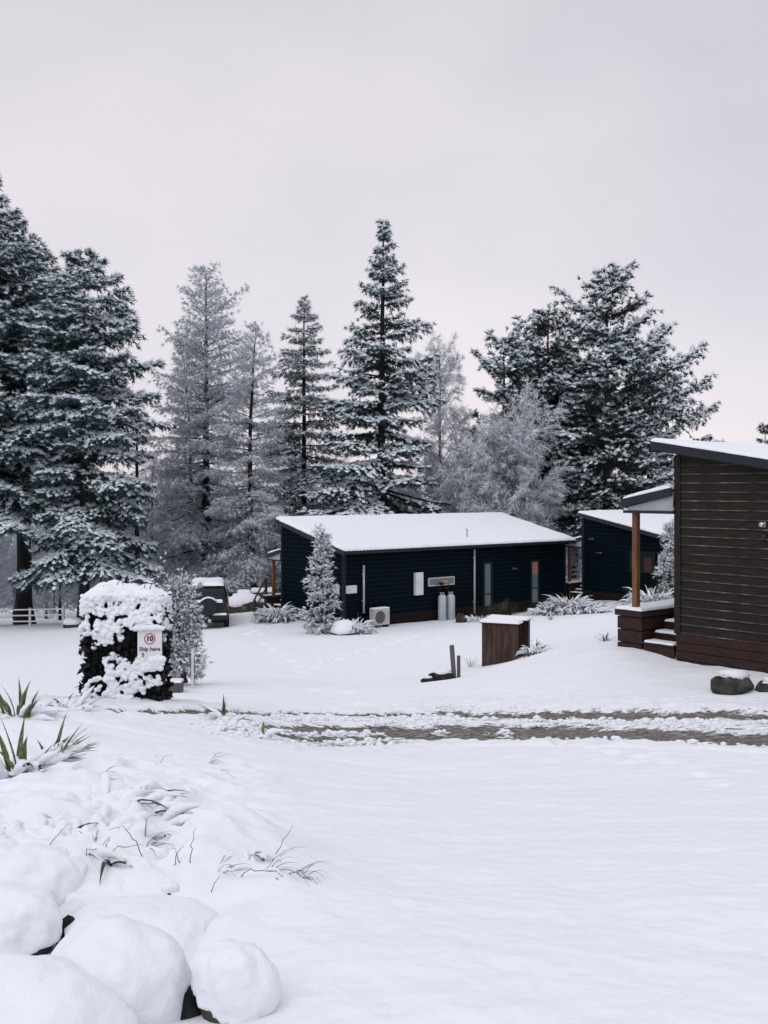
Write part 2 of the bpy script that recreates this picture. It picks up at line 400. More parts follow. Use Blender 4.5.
# ------------------------------------------------------------------ ground
def make_ground():
    ys = [-12.0]
    while ys[-1] < 2.2: ys.append(ys[-1] + .25)
    while ys[-1] < 130: ys.append(ys[-1] + max(.009, .0032 * ys[-1]))
    while ys[-1] < 4200: ys.append(ys[-1] * 1.03)
    ys = np.array(ys); nx = 560
    u = np.linspace(-1, 1, nx); su = .42 * u + .58 * u ** 3
    W = 9 + .85 * np.maximum(ys, 0)
    X = W[:, None] * su[None, :]; Y = np.repeat(ys[:, None], nx, 1)
    Z = height(X, Y)
    rb = road_mask_region(X, Y)
    Z = Z - .07 * rb
    n0, n1 = X.shape
    i = np.arange(n0 - 1)[:, None] * n1; j = np.arange(n1 - 1)[None, :]
    Fq = np.stack([i + j, i + j + 1, i + n1 + j + 1, i + n1 + j], -1).reshape(-1, 4)
    o = npmesh('ground', np.stack([X, Y, Z], -1).reshape(-1, 3), Fq, M['snow_ground'], None, True)
    tag(o, 'snow covered ground of the drive, garden and slope', None, None, 'structure')

far_rut = np.array([hit(px, py)[:2] for px, py in [(120, 713), (175, 713), (300, 713.8), (450, 714), (600, 714.5), (690, 716), (768, 717.5), (860, 720)]])
near_rut = np.array([hit(px, py)[:2] for px, py in [(262, 727), (350, 729), (450, 729), (560, 731), (660, 735), (768, 740), (860, 745)]])
mid_rut = np.array([hit(px, py)[:2] for px, py in [(280, 735), (400, 736), (440, 738), (560, 738), (768, 744)]])
low_rut = np.array([hit(px, py)[:2] for px, py in [(310, 747), (350, 746), (400, 741)]])
far_rut = np.vstack([[far_rut[0][0] - 3, far_rut[0][1] + .3], far_rut, [16, far_rut[-1][1] - 1.2]])
near_rut = np.vstack([near_rut, [16, near_rut[-1][1] - 1.3]])

def seg_dist(X, Y, pl):
    best = np.full(X.shape, 1e9); along = np.zeros(X.shape)
    for a, c in zip(pl[:-1], pl[1:]):
        d = c - a; l2 = (d ** 2).sum()
        t = np.clip(((X - a[0]) * d[0] + (Y - a[1]) * d[1]) / l2, 0, 1)
        dd = np.hypot(X - a[0] - t * d[0], Y - a[1] - t * d[1])
        best = np.minimum(best, dd)
    return best

road_axis = np.vstack([[-9, 17.2], .5 * (far_rut[2] + near_rut[0]), .5 * (far_rut[4] + near_rut[2]), .5 * (far_rut[6] + near_rut[4]), .5 * (far_rut[7] + near_rut[5]), [17, 11.6]])
def axis_y(x): return np.interp(x, road_axis[:, 0], road_axis[:, 1])
def road_mask_region(X, Y):
    d = np.abs(Y - axis_y(X))
    return (1 - sstep(2.35, 2.6, d)) * sstep(-8.6, -8.2, X) * (1 - sstep(15.4, 15.8, X))

def make_road():
    xs = np.arange(-8.8, 16, .035); vs = np.arange(-2.75, 2.76, .03)
    X, Vv = np.meshgrid(xs, vs, indexing='ij'); Y = axis_y(X) + Vv
    Z0 = height(X, Y)
    w = .6 + .5 * sstep(-1, 5, X)
    nz = fbm2(X * 1.1, Y * 2.6, 4, 41) + .8 * fbm2(X * 4.5, Y * 7, 3, 47)
    m1 = 1 - sstep(.10, .34, seg_dist(X, Y, far_rut) / (.72 + .95 * sstep(1, 4.5, X)) + .14 * nz)
    m2 = 1 - sstep(.14, .44, seg_dist(X, Y, near_rut) / (.9 + .95 * sstep(-1, 2, X)) + .14 * nz)
    m3 = 1 - sstep(.12, .36, seg_dist(X, Y, mid_rut) / (.75 + .85 * sstep(-1, 2, X)) + .14 * nz)
    m4 = .75 * (1 - sstep(.06, .2, seg_dist(X, Y, low_rut) + .16 * nz))
    base = (.30 + .22 * fbm2(X * .9, Y * 6, 3, 49)) * (1 - sstep(1.3, 1.9, np.abs(Vv + .1))) * sstep(-3.6, -1.5, X)
    mud = np.maximum.reduce([m1, m2, m3, m4, np.clip(base, 0, 1)])
    inside = road_mask_region(X, Y)
    lump = fbm2(X * 5, Y * 6, 4, 44)
    Z = Z0 + .006 + inside * ((1 - mud) * (.03 + .05 * lump * sstep(.0, .7, nz + .5)) - mud * .05 + .02 * lump * mud) - .05 * (1 - sstep(.0, .5, inside))
    n0, n1 = X.shape
    i = np.arange(n0 - 1)[:, None] * n1; j = np.arange(n1 - 1)[None, :]
    Fq = np.stack([i + j, i + n1 + j, i + n1 + j + 1, i + j + 1], -1).reshape(-1, 4)
    o = npmesh('road', np.stack([X, Y, Z], -1).reshape(-1, 3), Fq, M['road'], None, True)
    a = o.data.attributes.new('mud', 'FLOAT', 'POINT'); a.data.foreach_set('value', (mud * .95).astype(np.float32).ravel())
    rg = np.random.default_rng(61); w_ = (mud > .12) & (mud < .62) & (inside > .95)
    ii = np.argwhere(w_); ii = ii[rg.integers(0, len(ii), 5200)]
    sx, sy, sz = X[ii[:, 0], ii[:, 1]], Y[ii[:, 0], ii[:, 1]], Z[ii[:, 0], ii[:, 1]]
    keep = (fbm2(sx * 1.6, sy * 3, 3, 63) > -.12) & ((sx > -2.3) | (rg.uniform(size=len(sx)) < .18)); sx, sy, sz = sx[keep], sy[keep], sz[keep]
    rad = rg.uniform(.012, .05, len(sx)) * rg.uniform(.5, 1.2, len(sx)); bag = Bag()
    blobs(bag, np.stack([sx + rg.normal(size=len(sx)) * .03, sy + rg.normal(size=len(sx)) * .03, sz + rad * .3], 1), np.stack([rad * rg.uniform(.9, 1.8, len(sx)), rad, rad * .8], 1), 1)
    cl = bag.build('snow_clods', M['snow'], None, True); tag(cl, 'clods of snow thrown up along the wheel tracks', None, None, 'stuff')
    tag(o, 'rutted snowy road with brown slush in the wheel tracks', None, None, 'structure')



make_ground(); make_road()
# ------------------------------------------------------------------ trees
def blade_mesh(Pt, D, nb, ln, wd, spread, hang, rng, up=0.0, above=False):
    n = len(Pt)
    rd = rng.normal(size=(n, nb, 3))
    d = unit(D[:, None, :] * 1.0 + rd * spread + np.array([0, 0, up - hang]))
    if above: d[..., 2] = np.abs(d[..., 2]) * .6; d = unit(d)
    l = ln * rng.uniform(.55, 1.15, (n, nb, 1))
    b0 = Pt[:, None, :] + rng.normal(size=(n, nb, 3)) * ln * .12
    side = unit(np.cross(d, rng.normal(size=(n, nb, 3)))) * wd * .5
    V = np.stack([b0 - side, b0 + side, b0 + d * l], 2).reshape(-1, 3)
    return V, np.arange(n * nb * 3).reshape(-1, 3)

OCT_V = np.array([[1, 0, 0], [-1, 0, 0], [0, 1, 0], [0, -1, 0], [0, 0, 1], [0, 0, -1]], float)
OCT_F = np.array([[0, 2, 4], [2, 1, 4], [1, 3, 4], [3, 0, 4], [2, 0, 5], [1, 2, 5], [3, 1, 5], [0, 3, 5]])
def lump_mesh(Pt, D, a, b, c, rng):
    n = len(Pt)
    dx = D.copy(); dx = unit(dx); s = unit(np.cross(dx, np.array([0, 0, 1.]) + rng.normal(size=(n, 3)) * .15)); u = np.cross(s, dx)
    k = rng.uniform(.6, 1.3, (n, 1, 1))
    V = Pt[:, None, :] + k * (dx[:, None, :] * (OCT_V[None, :, 0:1] * a) + s[:, None, :] * (OCT_V[None, :, 1:2] * b) + u[:, None, :] * (OCT_V[None, :, 2:3] * c))
    V = V + rng.normal(size=V.shape) * c * .25
    return V.reshape(-1, 3), (OCT_F[None] + (np.arange(n) * 6)[:, None, None]).reshape(-1, 3)

def woody(name, label, cat, X, Y, H, prof, z0, seed, group=None, per_m=5, trunk_r=.3, lean=(0, 0), bend=0.0,
          e_low=-10, e_top=45, droop=.12, tip=.05, frond=.28, sp=.34, ang=55, roll=0.0, tmin=.15,
          nb=7, bl=.34, bw=.055, spread=.55, hang=.25, crown_mat='needle', crown_name='crown',
          snow=.75, lump=(.2, .13, .075), sblade=2, sbl=.26, sbw=.06, bark='bark', lift=.06, var=.2, gap=.35, az_bias=None, snow_mat='snow_tree', zb=None, clump=1.0, limb_r=1.0, sab=False, whorl=0.0, inner=.35):
    rng = np.random.default_rng(seed)
    zb = hgt(X, Y) - .12 if zb is None else zb
    root = empty(name, (X, Y, zb), 0, label, cat, group)
    def tp(h):
        f = h / H
        return np.array([lean[0] * f + bend * math.sin(f * PI), lean[1] * f, h])
    wood = Bag()
    hs = np.linspace(0, H * .985, 18)
    rr = trunk_r * (1 - hs / H) ** .8 + .015
    rr[0] *= 1.45; rr[1] *= 1.08
    V, Fq, _ = tube_arrays([tp(h) + np.array([.05 * trunk_r * math.sin(h * 1.7 + seed), .05 * trunk_r * math.cos(h * 2.1), 0]) for h in hs], rr, 9); wood.add(V, Fq)
    PX, PD, PT = [], [], []
    h = z0; az = rng.uniform(0, 6.28)
    while h < H * .992:
        hh = h
        if whorl and H - h > 1.2: hh = min(H * .985, max(z0 * .7, (math.floor(h / whorl) + .5 + rng.normal() * .13) * whorl))
        f = hh / H; d = H - hh
        Lr = float(np.interp(d, prof[0], prof[1]))
        az += 2.399 + rng.normal() * .35
        cl = 1 + var * (vn2(np.array([h * .35 + seed]), np.array([az % 6.28 * 1.1]), seed)[0] - .5) * 2.2
        Lb = max(.12, Lr * rng.uniform(1 - var, 1 + var * .45) * cl)
        if az_bias: Lb *= az_bias(az % (2 * PI), f)
        fc = max(0, (hh - z0)) / max(H - z0, .1)
        e0 = math.radians(e_low + (e_top - e_low) * fc ** 1.3 + rng.normal() * 6)
        nt_ = max(4, int(Lb / (sp * 1.05)) + 1)
        t = np.linspace(0, 1, nt_)
        zz = Lb * (math.tan(e0) * t - droop * t ** 2 * (1 - .5 * fc) + tip * t ** 3)
        wob = rng.normal() * .12
        ca, sa = math.cos(az), math.sin(az)
        r_ = Lb * t; lat = Lb * wob * t ** 2
        ax = np.stack([ca * r_ - sa * lat, sa * r_ + ca * lat, zz], 1) + tp(hh)
        T = unit(np.gradient(ax, axis=0))
        rad = (trunk_r * .24 * (1 - f) ** .6 * min(1, Lb / 3) + .012) * limb_r * (1 - t * .85)
        V, Fq, _ = tube_arrays(ax, rad, 4); wood.add(V, Fq)
        use = t >= tmin
        axu, Tu, tu = ax[use], T[use], t[use]
        S = unit(np.cross(Tu, np.array([0, 0, 1.])))
        n = len(axu)
        if rng.uniform() > gap * .25:
            for sg in (-1, 1):
                if roll:
                    ra = rng.uniform(-roll, roll, n)[:, None]; Up = np.cross(S, Tu)
                    Sd = S * np.cos(ra) + Up * np.sin(ra)
                else: Sd = S
                an = math.radians(ang) + rng.normal(size=n) * .18
                bd = unit(Tu * np.cos(an)[:, None] + sg * Sd * np.sin(an)[:, None] + np.array([0, 0, -.12]) + rng.normal(size=(n, 3)) * .08)
                bl_ = (Lb * frond * np.sin(PI * np.clip(tu * .82 + .14, 0, 1)) ** .8 + .15) * rng.uniform(.6, 1.2, n)
                bl_ = np.minimum(bl_, 2.6)
                km = int(bl_.max() / sp) + 1
                s = (np.arange(km) + .6) * sp
                ok = s[None, :] <= bl_[:, None] + sp * .5
                pos = axu[:, None, :] + bd[:, None, :] * s[None, :, None]
                pos[..., 2] -= .16 * s[None, :] ** 2 * (1 if not roll else .6)
                dd = np.repeat(bd[:, None, :], km, 1).copy(); dd[..., 2] -= .3 * s[None, :] / max(1, s.max())
                PX.append(pos[ok]); PD.append(dd[ok]); PT.append((tu[:, None] + .25 * s[None, :] / max(.3, Lb))[ok])
        PX.append(axu); PD.append(Tu); PT.append(tu)
        h += rng.uniform(.6, 1.4) / per_m
    PX = np.concatenate(PX); PD = unit(np.concatenate(PD)); PT = np.concatenate(PT)
    PX = PX + rng.normal(size=PX.shape) * .05
    if nb:
        V, Fc = blade_mesh(PX, PD, nb, bl, bw, spread, hang, rng)
        npmesh(crown_name, V, Fc, M[crown_mat], root, False)
    if snow > 0:
        q = vn3(PX * clump + seed, seed + 3)
        sel = (q * 1.0 + rng.uniform(size=len(PX)) * .35 - .06 + inner * (np.clip(PT, 0, 1.2) - .6)) > (1.0 - snow)
        Ps, Ds = PX[sel] + np.array([0, 0, lift]), PD[sel].copy()
        bag = Bag()
        if lump: bag.add(*lump_mesh(Ps, Ds, lump[0], lump[1], lump[2], rng))
        if sblade:
            V, Fc = blade_mesh(Ps, Ds, sblade, sbl, sbw, spread * .9, hang * .3, rng, .05, sab); bag.add(V, Fc)
        bag.build('snow', M[snow_mat], root, False)
    wood.build('trunk', M[bark], root, True)
    return root

def tree_at(px, Y, top_py):
    X = (px - HX) / F * Y; zb = hgt(X, Y) - .12
    return X, (ZC - (top_py - HY) / F * Y) - zb

def prof_px(pairs, Y):
    """(pixels below the top, half-width in pixels) at distance Y"""
    a = np.array(pairs, float) * Y / F
    return (a[:, 0], a[:, 1])

# three big firs on the left
fir = dict(whorl=.95, inner=.6, per_m=8.0, droop=.30, tip=.16, e_low=0, e_top=34, frond=.36, sp=.30, nb=8, bl=.36, bw=.062, spread=.5, hang=.55, crown_mat='needle_frost', snow=.68, tmin=.05, gap=0,
           lump=(.18, .10, .06), sblade=5, sbl=.30, sbw=.045, var=.30, sab=True, lift=.10, clump=.55)
Y = 55; X, H = tree_at(-14, Y, 165)
woody('fir_tree', 'tallest broad fir cut by the left edge, heavy with snow, nearest the frame', 'tree', X, Y, H, prof_px([(0, 4), (30, 18), (75, 52), (150, 88), (400, 108)], Y), H - 18.6, 101, trunk_r=.42, **fir)
Y = 58; X, H = tree_at(24, Y, 240)
woody('fir_tree', 'broad snowy fir with thick flared bare trunk behind the rail fence', 'tree', X, Y, H, prof_px([(0, 5), (40, 34), (90, 64), (200, 84), (350, 90)], Y), H - 15.8, 102, trunk_r=.46, **fir)
Y = 52; X, H = tree_at(84, Y, 252)
woody('fir_tree', 'broad snowy fir with sweeping lower branches, right of the other firs', 'tree', X, Y, H, prof_px([(0, 4), (40, 34), (85, 52), (160, 62), (320, 66)], Y), 3.4, 103, trunk_r=.26, **{**fir, 'droop': .4, 'e_low': -4})

# frosted larches
larch = dict(per_m=8.5, droop=.26, tip=.12, e_low=-8, e_top=44, frond=.34, sp=.26, nb=6, bl=.30, bw=.028, spread=.8, hang=.35, crown_mat='frost_grey', snow=.60, tmin=.08,
             lump=(.10, .06, .04), sblade=4, sbl=.30, sbw=.030, bark='bark', var=.28, gap=.2, snow_mat='frost', lift=.04)
Y = 60; X, H = tree_at(206, Y, 270)
woody('larch_tree', 'tallest frosted larch with a straight dark trunk behind the parked car', 'tree', X, Y, H, prof_px([(0, 4), (30, 24), (80, 40), (150, 50), (330, 58)], Y), 2.6, 111, trunk_r=.30, **larch)
Y = 57; X, H = tree_at(256, Y, 326)
woody('larch_tree', 'thin frosted larch with a kinked trunk left of the cabin with gas bottles', 'tree', X, Y, H, prof_px([(0, 3), (30, 15), (80, 28), (150, 42), (280, 50)], Y), 2.4, 112, trunk_r=.2, bend=-.35, **larch)
Y = 63; X, H = tree_at(183, Y, 352)
woody('larch_tree', 'short frosted larch with a forked stem left of the tallest larch', 'tree', X, Y, H, prof_px([(0, 3), (40, 20), (100, 32), (240, 40)], Y), 3.4, 113, trunk_r=.17, bend=.5, **{**larch, 'snow': .4})
Y = 61; X, H = tree_at(304, Y, 297)
woody('spruce_tree', 'frosted grey green spruce left of the tall dark spruce', 'tree', X, Y, H, prof_px([(0, 1), (20, 7), (45, 18), (80, 30), (130, 42), (240, 48)], Y), 2.0, 114, trunk_r=.22,
      **{**larch, 'crown_mat': 'needle_frost', 'snow': .62, 'lump': (.14, .08, .05), 'nb': 6, 'e_low': -14, 'e_top': 26, 'bw': .04, 'whorl': .7})
Y = 55; X, H = tree_at(137, Y, 392)
woody('larch_tree', 'slender dark stemmed larch just right of the big firs', 'tree', X, Y, H, prof_px([(0, 3), (30, 14), (90, 20), (160, 20)], Y), 3.4, 115, trunk_r=.16, **{**larch, 'per_m': 5, 'snow': .45})
# the tall spruce
Y = 57; X, H = tree_at(380, Y, 219)
woody('spruce_tree', 'tall pointed dark spruce directly behind the white cabin roof', 'tree', X, Y, H, prof_px([(0, 1), (25, 5), (40, 10), (60, 20), (80, 26), (110, 40), (150, 52), (190, 52), (250, 58), (300, 68), (400, 72)], Y), 1.2, 121, trunk_r=.32,
      lean=(.2, 0), whorl=.8, inner=.5, per_m=8.2, droop=.36, tip=.26, e_low=-14, e_top=22, frond=.34, sp=.26, nb=8, bl=.30, bw=.05, spread=.55, hang=.6, crown_mat='needle', snow=.62,
      lump=(.18, .12, .065), sblade=3, sbl=.26, sbw=.05, var=.40, gap=.5, tmin=.04, sab=True, lift=.08, clump=.6)
# birches and rounded frosted trees
birch = dict(per_m=7.0, droop=.5, tip=0, e_low=42, e_top=62, frond=.40, sp=.22, ang=50, roll=1.4, tmin=.12, nb=3, bl=.44, bw=.026, spread=.6, hang=.6, crown_mat='frost_dim', inner=1.0, clump=.9,
             snow=.62, lump=None, sblade=6, sbl=.40, sbw=.034, bark='bark_grey', var=.45, snow_mat='frost_white', lift=.02)
Y = 62; X, H = tree_at(440, Y, 354)
woody('birch_tree', 'slender weeping frosted birch right of the tall dark spruce', 'tree', X, Y, H, prof_px([(0, 6), (40, 20), (90, 26), (160, 38), (260, 40)], Y), 3.0, 131, trunk_r=.15, **{**birch, 'crown_mat': 'frost_grey'})
Y = 56; X, H = tree_at(510, Y, 430)
woody('frosted_tree', 'rounded pale frosted tree in front of the dark pines', 'tree', X, Y, H, prof_px([(0, 16), (25, 34), (60, 42), (110, 44), (160, 34)], Y), 1.6, 132, trunk_r=.13, **{**birch, 'per_m': 11, 'snow': .74, 'limb_r': 1.6})
Y = 58; X, H = tree_at(470, Y, 448)
woody('frosted_tree', 'low spreading frosted tree between the birch and the rounded tree', 'tree', X, Y, H, prof_px([(0, 14), (25, 26), (60, 34), (140, 34)], Y), 1.4, 133, trunk_r=.12, **{**birch, 'per_m': 9, 'limb_r': 1.5})
# dark pines on the right
pine = dict(whorl=1.4, inner=.8, per_m=8.4, droop=-.04, tip=.22, e_low=-14, e_top=30, frond=.36, sp=.30, ang=50, roll=.6, tmin=.14, nb=11, bl=.30, bw=.055, spread=.9, hang=.18, crown_mat='needle_pine', snow=.49,
            lump=(.20, .14, .08), sblade=4, sbl=.24, sbw=.055, bark='bark_brown', var=.52, gap=.8, clump=.55, lift=.11, sab=True)
Y = 60; X, H = tree_at(607, Y, 278)
woody('pine_tree', 'tallest dark pine of the group on the right, snow on its tiers', 'tree', X, Y, H, prof_px([(0, 10), (25, 30), (60, 46), (110, 56), (180, 58), (260, 40)], Y), 4.6, 141, trunk_r=.30, **pine)
Y = 62; X, H = tree_at(548, Y, 314)
woody('pine_tree', 'dark pine left of the tallest one, rounded plume at its top', 'tree', X, Y, H, prof_px([(0, 12), (25, 30), (60, 46), (120, 52), (200, 42)], Y), 5.2, 142, trunk_r=.30, **pine)
Y = 59; X, H = tree_at(504, Y, 342)
woody('pine_tree', 'leftmost dark pine with branches reaching over the rounded frosted tree', 'tree', X, Y, H, prof_px([(0, 10), (25, 26), (50, 36), (90, 40), (120, 38)], Y), 6.6, 143, trunk_r=.2, **pine)
Y = 64; X, H = tree_at(528, Y, 336)
woody('pine_tree', 'dark pine filling the gap between the leftmost pine and its taller neighbour', 'tree', X, Y, H, prof_px([(0, 10), (25, 28), (60, 42), (120, 50), (200, 40)], Y), 5.0, 147, trunk_r=.26, **pine)
Y = 64; X, H = tree_at(650, Y, 338)
woody('pine_tree', 'dark pine with broad flat tiers behind the brown timber cabin', 'tree', X, Y, H, prof_px([(0, 10), (25, 25), (60, 37), (90, 44), (160, 46)], Y), 5.4, 144, trunk_r=.26, **pine)
Y = 61; X, H = tree_at(628, Y, 400)
woody('pine_tree', 'lower snowy pine under the tallest one, beside the middle cabin', 'tree', X, Y, H, prof_px([(0, 12), (30, 34), (60, 42), (100, 44)], Y), 4.2, 145, trunk_r=.24, **{**pine, 'snow': .72})
Y = 66; X, H = tree_at(575, Y, 395)
woody('pine_tree', 'shaded pine low between the cabin roofs, little snow on it', 'tree', X, Y, H, prof_px([(0, 12), (30, 36), (70, 46), (150, 46)], Y), 3.6, 146, trunk_r=.26, **{**pine, 'snow': .45})
Y = 130; X, H = tree_at(765, Y, 424)
woody('fir_tree', 'small distant fir seen over the brown cabin roof', 'tree', X, Y, H, prof_px([(0, 1), (10, 6), (25, 9), (80, 12)], Y), 3, 151, trunk_r=.3, **{**fir, 'per_m': 3, 'sp': .6, 'bl': .6, 'bw': .12, 'crown_mat': 'needle', 'snow': .5})

# thin bare trunk and thicket behind
sap = dict(per_m=6.5, droop=.3, tip=0, e_low=35, e_top=65, frond=.4, sp=.30, ang=50, roll=1.5, tmin=.15, nb=4, bl=.5, bw=.024, spread=.8, hang=.25, crown_mat='frost_dim',
           snow=.42, lump=None, sblade=4, sbl=.4, sbw=.026, bark='bark', var=.4, snow_mat='frost_grey', lift=.02)
G1 = 'bare frosted saplings in the thicket behind the cabins'
protos = []
for k, (hh, rw) in enumerate([(8.0, 2.2), (5.5, 2.0), (10.5, 2.3)]):
    lab = ['bushy bare sapling with grey frosted twigs in the thicket', 'low spreading bare sapling with frosted twigs in the thicket', 'tall thin bare sapling with frosted twigs in the thicket'][k]
    px0, Y0 = [(150, 70), (60, 66), (245, 74)][k]
    X = (px0 - HX) / F * Y0
    protos.append(woody('frosted_sapling', lab, 'tree', X, Y0, hh, (np.array([0, hh * .2, hh * .6, hh]), np.array([.3, rw * .7, rw, rw * .8])), .6, 161 + k, group=G1, trunk_r=.09, **sap))
rr = np.random.default_rng(5)
spots = []
for px in list(range(-60, 300, 11)) + list(range(395, 610, 18)) + list(range(240, 345, 9)):
    Y0 = rr.uniform(64, 92)
    spots.append((px + rr.uniform(-8, 8), Y0))
for k, (px, Y0) in enumerate(spots):
    X = (px - HX) / F * Y0; p = protos[int(rr.integers(0, 3))]
    copy_thing(p, (X, Y0, hgt(X, Y0) - .1), rr.uniform(0, 6.28), rr.uniform(.75, 1.2))

rg = np.random.default_rng(91); bag = Bag(); tbag = Bag()
for k in range(420):
    Yw = rg.uniform(110, 260); Xw = rg.uniform(-.62, .62) * Yw; hw = rg.uniform(7, 15); zb = hgt(Xw, Yw)
    n = 150; t = rg.uniform(.05, 1, n) ** .8; rw = (1 - t) * hw * rg.uniform(.16, .30) + .4; an = rg.uniform(0, 6.28, n)
    q = np.stack([Xw + rw * np.cos(an) * rg.uniform(.2, 1, n), Yw + rw * np.sin(an), zb + t * hw], 1)
    V, Fc = blade_mesh(q, np.stack([np.cos(an), np.sin(an), np.full(n, -.2)], 1), 2, 1.3, .32, .6, .2, rg); bag.add(V, Fc)
    V, Fc = blade_mesh(np.array([[Xw, Yw, zb - .5]]), np.array([[0, 0, 1.]]), 1, hw, .5, 0, 0, rg); bag.add(V, Fc)
tag(bag.build('far_wood', M['frost_dim']), 'grey wood of distant frosted trees below the skyline', 'wood', None, 'stuff')

# ------------------------------------------------------------------ cabins
LDIR = np.array([.776, .631]); LDIR /= np.linalg.norm(LDIR); RZ = math.atan2(LDIR[1], LDIR[0])
GDIR = np.array([-LDIR[1], LDIR[0]])

def clip_top(poly, a, bb):
    """keep the part of polygon [(s,z)] below z = a + bb*s"""
    out = []
    for (s0, z0), (s1, z1) in zip(poly, poly[1:] + poly[:1]):
        d0 = a + bb * s0 - z0; d1 = a + bb * s1 - z1
        if d0 >= 0: out.append((s0, z0))
        if d0 * d1 < 0:
            t = d0 / (d0 - d1); out.append((s0 + (s1 - s0) * t, z0 + (z1 - z0) * t))
    return out

def weatherboards(mb, to3, s0, s1, zlo, topa, topb, pitch, out_low=.024, out_top=.006, lip=1, seed=0):
    """overlapping boards; to3(s, z, n) maps wall coordinates to the cabin's frame"""
    rg = random.Random(seed)
    zmax = max(topa + topb * s0, topa + topb * s1); z = zlo
    while z < zmax - .02:
        zt = z + pitch
        poly = clip_top([(s0, z), (s1, z), (s1, zt), (s0, zt)], topa, topb)
        if len(poly) >= 3:
            nof = lambda q: out_low + (out_top - out_low) * (q - z) / pitch
            front = [to3(s, q, nof(q)) for s, q in poly]; back = [to3(s, q, -.01) for s, q in poly]
            n = len(poly)
            mb.add(front, [tuple(range(n))], 0)
            for i in range(n):
                j = (i + 1) % n
                low = abs(poly[i][1] - z) < 1e-6 and abs(poly[j][1] - z) < 1e-6
                if low:
                    # the worn lower arris: a narrow face on the board's front plus its underside
                    a, c = poly[i][0], poly[j][0]
                    h = .018 + rg.uniform(-.005, .005)
                    mb.add([to3(a, z, out_low + .003), to3(c, z, out_low + .003), to3(c, z + h, out_low + .001), to3(a, z + h, out_low + .001)], [(0, 1, 2, 3)], lip)
                mb.add([front[i], front[j], back[j], back[i]], [(0, 3, 2, 1)], 0)
        z = zt

